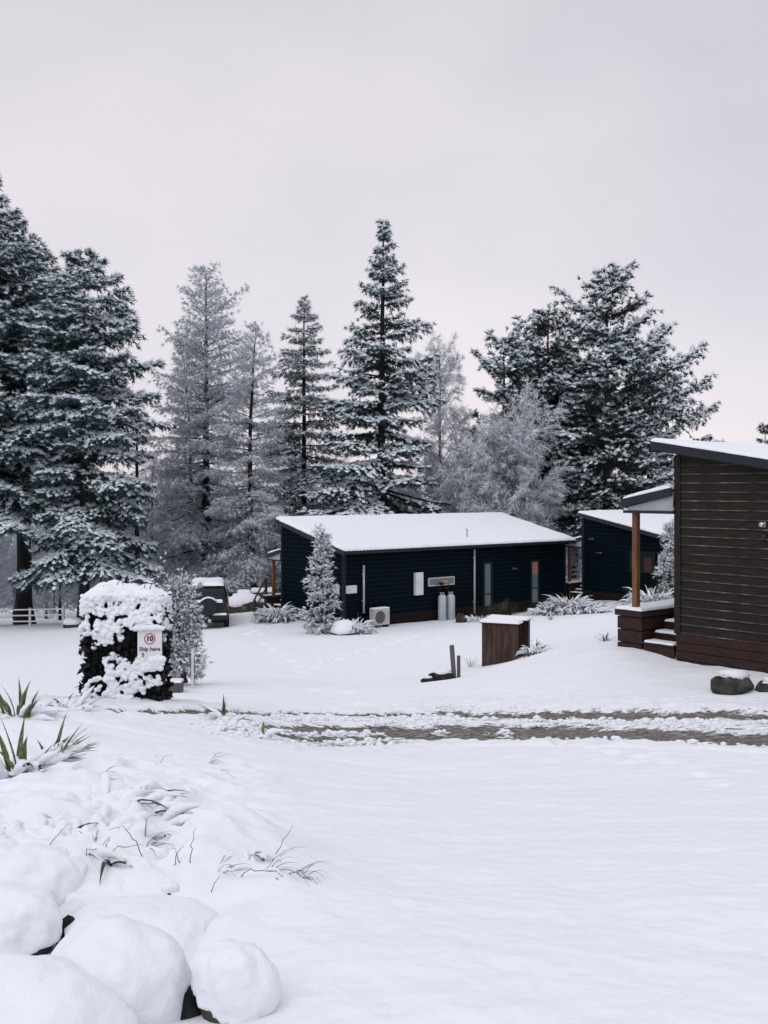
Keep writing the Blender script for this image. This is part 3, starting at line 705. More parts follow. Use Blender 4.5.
def cabin(name, label, B, z0, Lg, Ll, hH, hL, wall, trim, pitch, skirt, fas, deck_h, ver_in, ver_out, deck_w=1.45, post_y=.9, worn=None, snow_t=.13, step_y=.8, fdepth=.2, ovh=.1, ovl=.42, ver_w=1.22, gutter=False):
    root = empty(name, (B[0], B[1], z0), RZ, label, 'cabin')
    sl = (hL - hH) / Lg      # z change per metre towards the low eave (v = -y)
    core = MB()
    v = [(0, -Lg, -.7), (Ll, -Lg, -.7), (Ll, 0, -.7), (0, 0, -.7), (0, -Lg, hL), (Ll, -Lg, hL), (Ll, 0, hH), (0, 0, hH)]
    core.add(v, [(0, 3, 2, 1), (4, 5, 6, 7), (0, 1, 5, 4), (1, 2, 6, 5), (2, 3, 7, 6), (3, 0, 4, 7)])
    mats = [wall, worn or M['navy_edge']]
    weatherboards(core, lambda s, z, n: (-n, -s, z), 0, Lg, skirt, hH, sl, pitch, seed=1)
    weatherboards(core, lambda s, z, n: (s, -Lg - n, z), 0, Ll, skirt, hL, 0, pitch, seed=2)
    core.build('wall', None, root, mats=mats)
    # corner trims
    for bx in ((-.045, .13, -.10, .04, skirt - .02, hH - .02), (-.045, .09, -Lg - .045, -Lg + .09, skirt - .02, hL - .03), (Ll - .09, Ll + .03, -Lg - .045, -Lg + .09, skirt - .02, hL - .03)):
        tr = MB(); tr.box(*bx); tr.build('corner_trim', trim, root, bevel=.006)
    sk = MB(); nb = max(3, int(round((skirt + .5) / .17))); hh = (skirt + .5) / nb
    for k in range(nb):
        za = -.5 + k * hh + .006; zb = -.5 + (k + 1) * hh - .008
        sk.box(-.036, -.002, -Lg - .036, .0, za, zb); sk.box(0.002, Ll, -Lg - .036, -Lg - .002, za, zb)
    sk.build('skirting', M['red_board'] if worn else M['dark_skirting'], root, bevel=.005)
    # roof: sloping slab, corrugated sheet, barge boards, gutter
    ovg = .30
    zr = lambda y: hH + .03 - (-y) * (-sl) if False else hH + .03 + sl * (-y)
    ya, yb = -Lg - ovl, ovh
    rf = MB(); tk = .12
    x0, x1 = -ovg + .04, Ll + ovg - .04
    rf.add([(x0, ya + .05, zr(ya + .05)), (x1, ya + .05, zr(ya + .05)), (x1, yb - .02, zr(yb - .02)), (x0, yb - .02, zr(yb - .02))] +
           [(x0, ya + .05, zr(ya + .05) + tk), (x1, ya + .05, zr(ya + .05) + tk), (x1, yb - .02, zr(yb - .02) + tk), (x0, yb - .02, zr(yb - .02) + tk)],
           [(0, 3, 2, 1), (4, 5, 6, 7), (0, 1, 5, 4), (1, 2, 6, 5), (2, 3, 7, 6), (3, 0, 4, 7)])
    per = .19; n = int((x1 - x0) / per) * 6
    xs = np.linspace(x0 + .01, x1 - .01, n)
    top = [(x, y, zr(y) + tk + .03 + .034 * math.cos(2 * PI * (x - x0) / per)) for y in (ya - .075, yb - .05) for x in xs]
    botm = [(x, y, z - .026) for x, y, z in top]
    b = len(top); fs = []
    for i in range(n - 1):
        fs += [(i, i + 1, n + i + 1, n + i), (b + i, b + n + i, b + n + i + 1, b + i + 1), (i, b + i, b + i + 1, i + 1)]
    rf.add(top + botm, fs)
    ro = rf.build('roof', M['roof_steel'], root)
    bg = MB()
    for xx in (-ovg, Ll + ovg - .036):
        bg.add([(xx + dx, y, zr(y) + tk + .045 - d) for dx in (0, .036) for y, d in ((ya, 0), (yb, 0), (yb, fdepth), (ya, fdepth))],
               [(0, 1, 2, 3), (7, 6, 5, 4), (0, 4, 5, 1), (1, 5, 6, 2), (2, 6, 7, 3), (3, 7, 4, 0)])
    bg.box(-ovg + .04, Ll + ovg - .04, yb - .018, yb + .018, zr(yb) + tk - fdepth, zr(yb) + tk + .03)
    bg.build('fascia', fas, ro, bevel=.006)
    gt = MB()
    if gutter: gt.box(-ovg + .04, Ll + ovg - .04, ya - .05, ya + .046, zr(ya) - .015, zr(ya) + .085); gt.build('gutter', fas, ro, bevel=.012)
    sb = Bag(); zt = tk + .045
    p0 = np.array([-ovg + .01, ya - .03, zr(ya - .03) + zt]); p1 = np.array([-ovg + .01, yb - .01, zr(yb - .01) + zt])
    snow_slab(sb, p0, np.array([Ll + 2 * ovg - .02, 0, 0]), p1 - p0, snow_t, step=.15, edge=.10, amp=.22, seed=int(abs(B[0]) * 7) + 1, irregular=.035)
    sb.build('roof_snow', M['snow'], ro, True)
    # veranda along the high side: deck, steps, post, sloping roof
    dk = MB(); dx0 = -.05; dl = min(Ll, 5.0)
    dk.box(dx0 - .03, dl, step_y, deck_w + .03, deck_h - .13, deck_h)
    dk.box(1.05, dl, .03, step_y, deck_h - .13, deck_h - .002)
    nbd = 4; bh = (deck_h - .14 + .35) / nbd
    for k in range(nbd):
        za = -.35 + k * bh + .01; zb = -.35 + (k + 1) * bh - .012; o = .006 * (k % 2)
        dk.box(dx0 + .03 - o, dx0 + .06, step_y + .03, deck_w, za, zb); dk.box(dx0 + .06, dl - .1, deck_w - .03, deck_w + .001, za, zb); dk.box(dx0 + .06, 1.1, step_y + .03, step_y + .06, za, zb)
    dk.box(dx0 + .07, dl - .1, step_y + .08, deck_w - .06, -.5, deck_h - .14)
    do = dk.build('deck', M['red_board'], root, bevel=.008)
    st = MB(); hs = [deck_h * .31, deck_h * .50, deck_h * .72]
    for k, hz in enumerate(hs):
        xa = -.06 + k * .36
        st.box(xa, xa + .40, .05, step_y - .02, hz - .04, hz); st.box(xa + .03, xa + .06, .05, step_y - .02, hz - .26 if k == 0 else hz - .22, hz - .045)
    st.build('steps', M['red_board'], do, bevel=.005)
    db = Bag()
    snow_slab(db, (dx0 - .02, step_y + .01, deck_h), (dl - dx0, 0, 0), (0, deck_w - step_y, 0), .07, seed=3)
    snow_slab(db, (1.06, .04, deck_h - .002), (dl - 1.1, 0, 0), (0, step_y - .03, 0), .06, seed=4)
    for k, hz in enumerate(hs): snow_slab(db, (-.05 + k * .36, .06, hz), (.33, 0, 0), (0, step_y - .1, 0), .045, seed=5 + k, edge=.04)
    db.build('deck_snow', M['snow'], do, True)
    zo = ver_out; zi = ver_in; vw = ver_w
    vr = MB()
    vr.add([(-.14, .02, zi - .05), (-.14, vw, zo - .05), (dl, vw, zo - .05), (dl, .02, zi - .05), (-.14, .02, zi), (-.14, vw, zo), (dl, vw, zo), (dl, .02, zi)],
           [(0, 1, 2, 3), (7, 6, 5, 4), (0, 4, 5, 1), (1, 5, 6, 2), (2, 6, 7, 3), (3, 7, 4, 0)])
    vr.add([(-.18 + dx, y, z) for dx in (0, .035) for y, z in ((.02, zi + .03), (vw + .02, zo + .03), (vw + .02, zo - .14), (.02, zi - .14))],
           [(0, 1, 2, 3), (7, 6, 5, 4), (0, 4, 5, 1), (1, 5, 6, 2), (2, 6, 7, 3), (3, 7, 4, 0)])
    vr.box(-.14, dl, vw + .002, vw + .03, zo - .14, zo + .025)
    vo = vr.build('veranda_roof', fas, root, bevel=.006)
    inf = MB(); zbm = zo - .20
    inf.add([(-.10 + dx, y, z) for dx in (0, .02) for y, z in ((.03, zi - .145), (vw - .1, zo - .13), (vw - .1, zbm), (.03, zbm))],
            [(0, 1, 2, 3), (7, 6, 5, 4), (0, 4, 5, 1), (1, 5, 6, 2), (2, 6, 7, 3), (3, 7, 4, 0)])
    inf.build('end_lining', M['soffit'], vo)
    bm_ = MB(); bm_.box(-.11, .0, .02, vw + .02, zbm - .06, zbm - .001); bm_.box(.0, dl - .05, post_y - .06, post_y + .06, zbm - .06, zbm - .002); bm_.build('beam', fas, vo)
    vb = Bag(); q0 = np.array([-.16, .06, zi + .002]); q1 = np.array([-.16, vw, zo + .002])
    snow_slab(vb, q0, (dl, 0, 0), q1 - q0, .11, seed=9, edge=.09); vb.build('veranda_snow', M['snow'], vo, True)
    for xx in (.04, dl - .3):
        ps = MB(); ps.box(xx - .06, xx + .06, post_y - .06, post_y + .06, deck_h, zbm - .062); ps.build('post', M['post_wood'], root, bevel=.008)
    return root

B1 = P(282, 613, 44.6); B2 = P(583, 597, 49.4); B3 = P(677, 660, 20.0)
cab1 = cabin('cabin', 'navy weatherboard cabin with the wide snowy roof, gas cylinders at its wall', B1, 0.03, 4.6, 13.7, 4.17, 3.10, M['navy'], M['navy_trim'], .19, .36, M['roof_steel'], .85, 2.98, 2.75, step_y=1.22, post_y=.75, ver_w=1.0)
cab2 = cabin('cabin', 'smaller looking navy cabin between the wide cabin and the brown one', B2, .40, 4.8, 13.1, 3.98, 3.05, M['navy'], M['navy_trim'], .19, .34, M['roof_steel'], .64, 2.95, 2.7, ovh=.06, ver_w=1.1)
cab3 = cabin('cabin', 'charred brown timber cabin with porch steps, cut by the right edge', B3, 2.3, 5.6, 12.0, 4.12, 3.17, M['black_timber'], M['black_timber'], .175, .55, M['fascia'], .90, 3.42, 3.18, worn=M['worn_edge'], post_y=1.02, snow_t=.07, fdepth=.18, ovh=.42, gutter=True)

def local_on_front(root_xy, Lg, px, py, z0):
    """(x, z) on the low front wall seen at a pixel"""
    Fx, Fy = root_xy[0] - GDIR[0] * Lg, root_xy[1] - GDIR[1] * Lg
    k = (px - HX) / F
    x = (k * Fy - Fx) / (LDIR[0] - k * LDIR[1])
    Y = Fy + LDIR[1] * x
    return x, ZC - (py - HY) / F * Y - z0
f1 = lambda px, py: local_on_front(B1, 4.6, px, py, .03)
def gable_pt(B, px, py, z0):
    k = (px - HX) / F
    # B - t*GDIR
    t = (k * B[1] - B[0]) / (-GDIR[0] + k * GDIR[1])
    Y = B[1] - t * GDIR[1]
    return -t, ZC - (py - HY) / F * Y - z0

def window(root, x0, x1, z0, z1, yw, split=None, warm_reflection=None, name='window', pane='glass_grey', frame='navy_trim'):
    fr = MB(); t = .055 if x1 - x0 > 1.0 else .12; ya, yb = yw - .06, yw - .002
    fr.box(x0, x1, ya, yb, z0, z0 + t); fr.box(x0, x1, ya, yb, z1 - t, z1); fr.box(x0, x0 + t, ya, yb, z0 + t, z1 - t); fr.box(x1 - t, x1, ya, yb, z0 + t, z1 - t)
    if split: fr.box(x0 + t, x1 - t, ya + .006, yb, split - .025, split + .025)
    fo = fr.build(name, M[frame], root, bevel=.004)
    pn = MB()
    if split:
        pn.box(x0 + t, x1 - t, yw - .040, yw - .030, split + .025, z1 - t)
        lp = MB(); lp.box(x0 + t, x1 - t, yw - .040, yw - .030, z0 + t, split - .025); lp.build('lower_pane', M['glass_low'], fo)
    else: pn.box(x0 + t, x1 - t, yw - .040, yw - .030, z0 + t, z1 - t)
    pn.build('pane', M[pane], fo)
    if warm_reflection:
        bx0, bx1, bz0, bz1, mt = warm_reflection
        bl = MB(); bl.box(bx0, bx1, yw - .046, yw - .0405, bz0, bz1); bl.build('warm_reflection', M[mt], fo)  # opaque strip over the pane that paints a warm reflection
    sl = MB(); sl.box(x0 - .03, x1 + .03, yw - .075, yw - .002, z0 - .035, z0 - .002); sl.build('sill', M['navy_trim'], fo)
    return fo

yw = -4.6 - .018
for pxa, pxb, top, bot, spl, bl in [(482, 491.5, 561, 609, 594, None), (529.5, 538.5, 559, 605, 588, 1)]:
    xa, zb_ = f1(pxa, bot); xb, zt_ = f1(pxb, top); _, zs = f1((pxa + pxb) / 2, spl)
    warm_reflection = None
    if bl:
        _, zq = f1(pxa, 574.5); warm_reflection = (xa + .121, xb - .121, zq, zt_ - .121, 'peach')
    window(cab1, xa, xb, zb_, zt_, yw, zs, warm_reflection)
xa, zb_ = f1(427.5, 586.5); xb, zt_ = f1(453.5, 576)
xq0, zq0 = f1(440, 585.3); xq1, zq1 = f1(447, 581.3)
window(cab1, xa, xb, zb_, zt_, yw, None, (xq0, xq1, zb_ + .08, zq1 + .05, 'amber'), pane='glass_low', frame='pale_grey')
# downpipes, meter boxes, lamps and the flue of the wide cabin
for px, t0, b0 in [(362.3, 565, 613), (473, 549, 613)]:
    x, za = f1(px, b0); _, zb_ = f1(px, t0)
    d = MB(); d.tube([(x, yw - .08, za), (x, yw - .08, zb_)], .045, 8); d.box(x - .06, x + .06, yw - .09, yw - .002, za + .5, za + .54); d.box(x - .06, x + .06, yw - .09, yw - .002, zb_ - .4, zb_ - .36)
    d.build('downpipe', M['pale_grey'], cab1, True)
x, za = f1(473, 549); fl = MB(); fl.lathe((x, -4.2, 3.2), [(.04, 0), (.04, .62), (.055, .62), (.055, .68)], 'z', 10); fl.build('vent_pipe', M['pale_grey'], cab1)
for pxa, pxb, t0, b0, mt in [(336.0, 340, 585, 593.4, 'white_paint'), (344.8, 355, 585, 593.6, 'white_paint')]:
    pass
for pxa, pxb, t0, b0 in [(345.2, 354.6, 585, 593.5), (413.2, 421.0, 572, 595.2)]:
    xa, za = f1(pxa, b0); xb, zb_ = f1(pxb, t0)
    d = MB(); d.box(xa, xb, yw - .15, yw - .002, za, zb_); o = d.build('meter_box', M['white_paint'], cab1, bevel=.012)
    g = MB(); g.box(xa + .03, xb - .03, yw - .158, yw - .1505, za + .04, (za + zb_) / 2 - .02); g.box(xa + .03, xb - .03, yw - .158, yw - .1505, (za + zb_) / 2 + .02, zb_ - .04); g.build('panel', M['white_paint'], o)
gy, gz = gable_pt(B1, 338, 589, .03)
d = MB(); d.box(-.10, -.028, gy - .16, gy + .16, gz - .19, gz + .19); o = d.build('meter_box', M['white_paint'], cab1, bevel=.01)
def wall_lamp(root, axis, p):
    l = MB(); s = (lambda a, b_, c: (a, b_, c))
    if axis == 'y':
        l.box(p[0] - .05, p[0] + .05, p[1] - .04, p[1] - .002, p[2] - .05, p[2] + .05)
        for sx in (-.09, .09): l.lathe((p[0] + sx, p[1] - .16, p[2]), [(.034, 0), (.04, .07), (.02, .10)], 'y', 10)
    else:
        l.box(p[0] - .04, p[0] - .002, p[1] - .05, p[1] + .05, p[2] - .05, p[2] + .05)
        for sx in (-.09, .09): l.lathe((p[0] - .16, p[1] + sx, p[2]), [(.034, 0), (.04, .07), (.02, .10)], 'x', 10)
    return l.build('wall_lamp', M['post_grey'], root, True)
x, z = f1(513, 568.5); wall_lamp(cab1, 'y', (x, yw, z))
gy, gz = gable_pt(B2, 601, 553, .40); wall_lamp(cab2, 'x', (-.02, gy, gz))
gy, gz = gable_pt(B2, 593, 539, .40); wall_lamp(cab2, 'x', (-.02, gy, gz))
gy, gz = gable_pt(B3, 764, 524.5, 2.3)
d = MB(); d.lathe((-.11, gy, gz), [(.045, 0), (.05, .06), (.03, .085)], 'x', 14); d.box(-.04, -.02, gy - .05, gy + .05, gz - .05, gz + .05); d.build('wall_lamp', M['chrome'], cab3, True)
d = MB(); gy2, gz2 = gable_pt(B3, 765, 537, 2.3); d.box(-.055, -.026, gy2 - .05, gy2 + .05, gz2 - .06, gz2 + .06); d.build('socket_box', M['black_plastic'], cab3, bevel=.01)
# window in the gable of the middle cabin
ya, za = gable_pt(B2, 630, 572, .40); yb, zb_ = gable_pt(B2, 656, 552.5, .40)
w = MB(); t = .06; y0, y1 = min(ya, yb), max(ya, yb)
for q in [(y0, y1, za, za + t), (y0, y1, zb_ - t, zb_), (y0, y0 + t, za + t, zb_ - t), (y1 - t, y1, za + t, zb_ - t), ((y0 + y1) / 2 - .03, (y0 + y1) / 2 + .03, za + t, zb_ - t)]:
    w.box(-.075, -.026, *q)
wo = w.build('window', M['navy_trim'], cab2)
w = MB(); w.box(-.055, -.045, y0 + t, (y0 + y1) / 2 - .03, za + t, zb_ - t); w.box(-.055, -.045, (y0 + y1) / 2 + .03, y1 - t, za + t, zb_ - t); w.build('pane', M['glass'], wo)
w = MB(); w.box(-.06, -.0555, y1 - .42, y1 - .16, za + t, zb_ - t); w.box(-.06, -.0555, y1 - 1.75, y1 - 1.6, za + t, zb_ - .15); w.build('pale_reflection', M['pale_grey'], wo)  # whitish reflections in the glass, painted as pale strips
w = MB(); w.box(-.06, -.0555, y1 - 1.25, y1 - .85, za + t, zb_ - .25); w.build('red_reflection', plain('dull_red_reflection', (.05, .016, .014), .8), wo)  # reddish reflection in the glass, painted as a dull red panel
# handrail by the steps of the wide cabin and of the middle one
for root, dh in ((cab1, .85), (cab2, .64)):
    hr = MB()
    hr.obox((-.62, 1.32, .72), (.0, 1.32, dh + .80), .07, .06); hr.box(-.66, -.56, 1.27, 1.37, -.5, .71); hr.box(-.05, .05, 1.27, 1.37, dh - .6, dh + .77)
    hr.obox((-.58, 1.32, .30), (.0, 1.32, dh + .36), .05, .05)
    hr.build('handrail', M['brown_twig'], root, bevel=.006)

# ------------------------------------------------------------------ things on and by the walls
def world(root_xy, z0, x, y, z):
    q = np.array(root_xy[:2]) + LDIR * x + GDIR * y
    return np.array([q[0], q[1], z0 + z])

def gas_cylinder(px, label):
    x, _ = f1(px, 620); p = world(B1, .03, x, -4.6 - .30, 0); zg = hgt(p[0], p[1]) - .03
    r = empty('gas_cylinder', (p[0], p[1], zg), RZ, label, 'gas cylinder', 'gas cylinders')
    a = MB(); a.lathe((0, 0, 0), [(.17, 0), (.185, .03), (.188, .06), (.188, 1.02), (.17, 1.1), (.11, 1.16), (.05, 1.18)], 'z', 22); a.build('tank', M['gas_steel'], r, True)
    b_ = MB(); b_.tube([(.1 * math.cos(t), .1 * math.sin(t), 1.25) for t in np.linspace(0, 5.2, 12)], .014, 6); b_.box(-.1, -.085, -.02, .02, 1.13, 1.26); b_.box(.085, .1, -.02, .02, 1.13, 1.26); b_.build('collar', M['gas_steel'], r)
    v = MB(); v.lathe((0, 0, 1.17), [(.03, 0), (.03, .09), (.045, .09), (.045, .12)], 'z', 10); v.build('valve', M['black_plastic'], r)
    return r
gas_cylinder(437.6, 'left grey gas cylinder under the small horizontal window')
gas_cylinder(446.2, 'right grey gas cylinder, nearer the downpipe')
xg, _ = f1(440, 600); p = world(B1, .03, xg, -4.6 - .05, 1.38)
h = MB()
for sx in (-1, 1):
    h.tube([(0, 0, .12)] + [(sx * (.22 + .16 * math.sin(t)), -.12, .05 - .12 * math.cos(t) - .0 * t) for t in np.linspace(2.4, -1.2, 10)] + [(sx * .22, -.25, -.12)], .014, 6)
h.box(-.09, .09, -.1, .03, .08, .2)
o = h.build('gas_regulator', M['black_plastic']); o.location = p; o.rotation_euler = (0, 0, RZ)
tag(o, 'gas regulator with two looped hoses above the cylinders', 'regulator')

x, _ = f1(373, 628); p = world(B1, .03, x, -4.6 - .45, 0); zg = hgt(p[0], p[1])
r = empty('heat_pump', (p[0], p[1], zg), RZ, 'pale grey outdoor heat pump unit on the snow by the cabin wall', 'heat pump')
a = MB(); a.box(-.42, .42, -.15, .17, .10, .78); a.build('casing', M['pale_grey'], r, bevel=.02)
a = MB(); a.lathe((-.1, -.168, .44), [(.25, 0), (.26, .0), (.26, .014), (.25, .014)], 'y', 28)
for k in range(7):
    an = k * PI / 7; a.obox((-.1 - .25 * math.cos(an), -.165, .44 - .25 * math.sin(an)), (-.1 + .25 * math.cos(an), -.165, .44 + .25 * math.sin(an)), .01, .012, up=(0, 1, 0))
a.build('fan_grille', M['post_grey'], r)
a = MB(); a.box(-.34, -.26, -.16, .17, -.1, .098); a.box(.26, .34, -.16, .17, -.1, .098); a.build('feet', M['black_plastic'], r)
sb = Bag(); snow_slab(sb, (-.42, -.15, .78), (.84, 0, 0), (0, .32, 0), .05, seed=2); sb.build('snow', M['snow'], r, True)

# ------------------------------------------------------------------ parked car, tail towards the camera
p = hit(204, 626); cx, cy = (207 - HX) / F * 42.0, 42.0; zg = hgt(cx, cy) - .04
car = empty('parked_car', (cx, cy, zg), math.radians(9), 'dark off-road car with spare wheel on its back door and snow on the roof', 'car')
def car_section(y, w, zlo, zmid, ztop, wt):
    return [(-w * .94, y, zlo), (-w, y, zlo + .12), (-w, y, zmid - .06), (-w * .97, y, zmid), (-wt, y, ztop - .13), (-wt * .74, y, ztop), (wt * .74, y, ztop), (wt, y, ztop - .13), (w * .97, y, zmid), (w, y, zmid - .06), (w, y, zlo + .12), (w * .94, y, zlo)]
secs = [car_section(0.0, .80, .46, 1.08, 1.12, .76), car_section(.06, .88, .42, 1.12, 1.66, .74), car_section(.22, .90, .40, 1.14, 1.80, .70), car_section(1.6, .91, .40, 1.12, 1.84, .71), car_section(2.45, .91, .40, 1.10, 1.80, .72),
        car_section(3.05, .90, .40, 1.08, 1.16, .74), car_section(4.1, .87, .42, 1.02, 1.08, .74), car_section(4.3, .80, .48, .92, .96, .68)]
vs = [q for s in secs for q in s]; n = 12; fs = []
for k in range(len(secs) - 1):
    for i in range(n):
        j = (i + 1) % n; fs.append((k * n + i, k * n + j, (k + 1) * n + j, (k + 1) * n + i))
fs += [tuple(range(n)), tuple((len(secs) - 1) * n + i for i in range(n))[::-1]]
a = MB(); a.add(vs, fs); body = a.build('body', M['car_paint'], car, True, bevel=.03)
a = MB(); a.add([(-.66, .045, 1.24), (.66, .045, 1.24), (.60, .12, 1.68), (-.60, .12, 1.68), (-.66, .065, 1.24), (.66, .065, 1.24), (.60, .14, 1.68), (-.60, .14, 1.68)], [(0, 1, 2, 3), (7, 6, 5, 4), (0, 4, 5, 1), (1, 5, 6, 2), (2, 6, 7, 3), (3, 7, 4, 0)])
a.build('rear_window', M['glass'], car)
for sx in (-1, 1):
    a = MB()
    for y0, y1 in ((.4, 1.45), (1.6, 2.4)):
        a.add([(sx * .895, y0, 1.17), (sx * .895, y1, 1.17), (sx * .775, y1 - .05, 1.70), (sx * .775, y0 + .03, 1.70)], [(0, 1, 2, 3)])
    a.build('side_window', M['glass'], car)
    a = MB(); a.box(sx * .86 - .045, sx * .86 + .045, -.02, .1, .82, 1.12); a.build('tail_light', M['tail_red'], car, bevel=.02)
    for yy in (.72, 3.45):
        a = MB(); xc = sx * .80
        a.lathe((xc - .12, yy, .36), [(.22, 0), (.34, .0), (.38, .03), (.38, .21), (.34, .24), (.22, .24)], 'x', 28); wo = a.build('wheel', M['rubber'], car, True)
        a = MB(); a.lathe((xc - .125, yy, .36), [(.22, 0), (.22, .25)], 'x', 20); a.build('rim', M['post_grey'], wo)
    a = MB(); a.box(sx * 1.0 - .08, sx * 1.0 + .08, 2.5, 2.62, 1.12, 1.3); a.build('mirror', M['car_paint'], car, bevel=.03)
a = MB(); a.lathe((.06, -.26, .98), [(.25, 0), (.36, .01), (.38, .04), (.38, .2), (.35, .24), (.2, .26)], 'y', 32); a.build('spare_wheel', M['car_paint'], car, True, bevel=.01)
a = MB(); a.box(-.86, .86, -.14, .12, .42, .62); a.build('bumper', M['black_plastic'], car, bevel=.04)
a = MB(); a.box(-.62, -.22, -.165, -.142, .5, .6); a.build('number_plate', M['pale_grey'], car)
a = MB(); a.box(-.7, .7, .2, 4.0, .26, .42); a.build('chassis', M['rubber'], car)
sb = Bag(); snow_slab(sb, (-.70, .12, 1.83), (1.40, 0, 0), (0, 2.45, .02), .16, seed=3, edge=.34); snow_slab(sb, (-.66, -.06, 1.14), (1.32, 0, 0), (0, .19, .08), .10, seed=5, edge=.07)
snow_slab(sb, (-.80, 3.0, 1.12), (1.6, 0, 0), (0, 1.2, -.06), .10, seed=6); snow_slab(sb, (.2, -.13, .62), (.62, 0, 0), (0, .2, 0), .09, seed=7, edge=.06); snow_slab(sb, (-.84, -.13, .62), (.5, 0, 0), (0, .2, 0), .06, seed=8, edge=.06)
blobs(sb, [(.06 + .36 * math.sin(t), -.14, .985 + .37 * math.cos(t)) for t in np.linspace(-.75, .75, 9)], np.full((9, 3), .075) * np.array([1.1, 1.3, .7]), 2)
sb2 = sb
V = np.concatenate([q for q in sb.V]);
def build_mixed(bag, name, mat, parent):
    """bag whose pieces are triangles and quads"""
    mb = MB(); 
    for Vv, Ff in zip(bag.V, bag.F):
        b = len(mb.v); off = Ff.min()
        mb.add(Vv, [tuple(int(i) - off for i in f) for f in Ff])
    return mb.build(name, mat, parent, True)
build_mixed(sb, 'snow', M['snow'], car)

# ------------------------------------------------------------------ bin shelter on the slope
p = P(481, 662, 26.0); zg = hgt(p[0] + .5, 26.0)
r = empty('bin_shelter', (p[0] + .02, 26.0, zg - .02), -.40, 'brown panelled bin shelter with a snowy lid, alone on the slope', 'bin shelter')
a = MB(); nbd = 7
for k in range(nbd): a.box(k * .95 / nbd + .002, (k + 1) * .95 / nbd - .002, -.003 * (k % 2), .035, -.25, 1.06)
a.build('front_panel', M['box_wood'], r, bevel=.004)
a = MB(); a.box(.0, .035, .036, .80, -.25, 1.05); a.build('side_panel', M['box_wood'], r, bevel=.004)
a = MB()
for k in range(nbd): a.box(.02 + k * 1.05 / nbd, .018 + (k + 1) * 1.05 / nbd, .80, .835, -.25, 1.10 + .0)
a.build('back_panel', M['box_wood'], r, bevel=.004)
a = MB(); a.box(.91, .955, .036, .075, -.25, 1.06); a.box(1.03, 1.075, .76, .80, -.25, 1.1); a.build('corner_post', M['post_grey'], r, bevel=.004)
a = MB(); a.box(-.05, 1.0, -.06, .38, 1.065, 1.09); a.box(-.02, 1.09, .42, .87, 1.105, 1.13); lid = a.build('lid', M['box_wood'], r, bevel=.004)
sb = Bag(); snow_slab(sb, (-.06, -.07, 1.092), (1.07, 0, 0), (0, .46, 0), .075, seed=3, edge=.13); snow_slab(sb, (-.03, .42, 1.132), (1.13, 0, 0), (0, .46, 0), .075, seed=5, edge=.13); sb.build('lid_snow', M['snow'], lid, True)
q = empty('wheelie_bin', (p[0] + .55, 26.30, zg), -.40, 'grey wheelie bin inside the open bin shelter', 'bin')
a = MB(); a.add([(-.2, -.18, 0), (.2, -.18, 0), (.2, .18, 0), (-.2, .18, 0), (-.26, -.24, .82), (.26, -.24, .82), (.26, .24, .82), (-.26, .24, .82)], [(0, 3, 2, 1), (4, 5, 6, 7), (0, 1, 5, 4), (1, 2, 6, 5), (2, 3, 7, 6), (3, 0, 4, 7)]); a.build('tub', M['pale_grey'], q, bevel=.02)
a = MB(); a.box(-.28, .28, -.26, .27, .822, .86); a.build('lid', M['pale_grey'], q, bevel=.015)
a = MB(); a.lathe((.12, .2, .06), [(.06, 0), (.08, .01), (.08, .05), (.06, .06)], 'x', 12); a.lathe((-.18, .2, .06), [(.06, 0), (.08, .01), (.08, .05), (.06, .06)], 'x', 12); a.build('wheels', M['rubber'], q)

# ------------------------------------------------------------------ stones
def rock_mesh(name, rx, ry, rz, seed, mat, parent, sub=3, amp=.22, flat=0):
    V, Fc = ICO[sub]; V = V.copy()
    if mat == 'rock_moss':       # angular: a ball cut by planes
        rg = np.random.default_rng(seed); nn = unit(rg.normal(size=(16, 3))); oo = rg.uniform(.72, 1.0, 16)
        dt = V @ nn.T
        r_ = np.min(np.where(dt > .05, oo[None] / np.maximum(dt, .05), 9), 1)
        V = V * np.minimum(r_, 1.25)[:, None] * (1 + .07 * fbm3(V * 3 + seed, 3, seed))[:, None]
    else:
        d = 1 + amp * fbm3(V * 1.3 + seed, 3, seed) + amp * .35 * fbm3(V * 4 + seed, 2, seed + 1)
        V = V * d[:, None] * .93
    return npmesh(name, V * np.array([rx, ry, rz]), Fc, M[mat], parent, True)

def stone(name, label, px, py, Y, rx, ry, rz, seed, mat='rock', cap=.05, cap_low=-.05, group=None, sink=.4, z=None, rz_=0., sub=3, cat='boulder', tilt=0.):
    X = (px - HX) / F * Y
    zz = hgt(X, Y) + rz * (1 - 2 * sink) if z is None else z
    r = empty(name, (X, Y, zz), rz_, label, cat, group)
    rock_mesh('stone', rx, ry, rz, seed, mat, r, sub)
    if cap > 0:
        V, Fc = ICO[5 if rx > .12 and Y < 8 else 3]; V = V.copy()
        d = 1 + .27 * fbm3(V * 1.3 + seed, 3, seed) + .026 * fbm3(V * 5 + seed, 3, seed + 9) + .010 * fbm3(V * 16 + seed, 2, seed + 19)
        W = V * d[:, None];         edge = cap_low + tilt * V[:, 0] + .22 * fbm3(np.stack([V[:, 0], V[:, 1], V[:, 0] * 0], 1) * 1.8 + seed, 3, seed + 5)
        under = np.clip((edge - V[:, 2]) / .14, 0, 1)
        W = W * np.array([rx, ry, rz]) * (1 + .09 * (1 - under))[:, None]
        W[:, 2] += cap * np.clip(V[:, 2] + .35, 0, 1)
        c = np.array([0, 0, -.15 * rz]); s = (1 - .42 * under)[:, None]
        W = c + (W - c) * s
        W[:, 2] = np.where(under > .5, np.maximum(W[:, 2], edge * rz - .12 * rz), W[:, 2])
        npmesh('snow_cap', W, Fc, M['snow'], r, True)
    return r

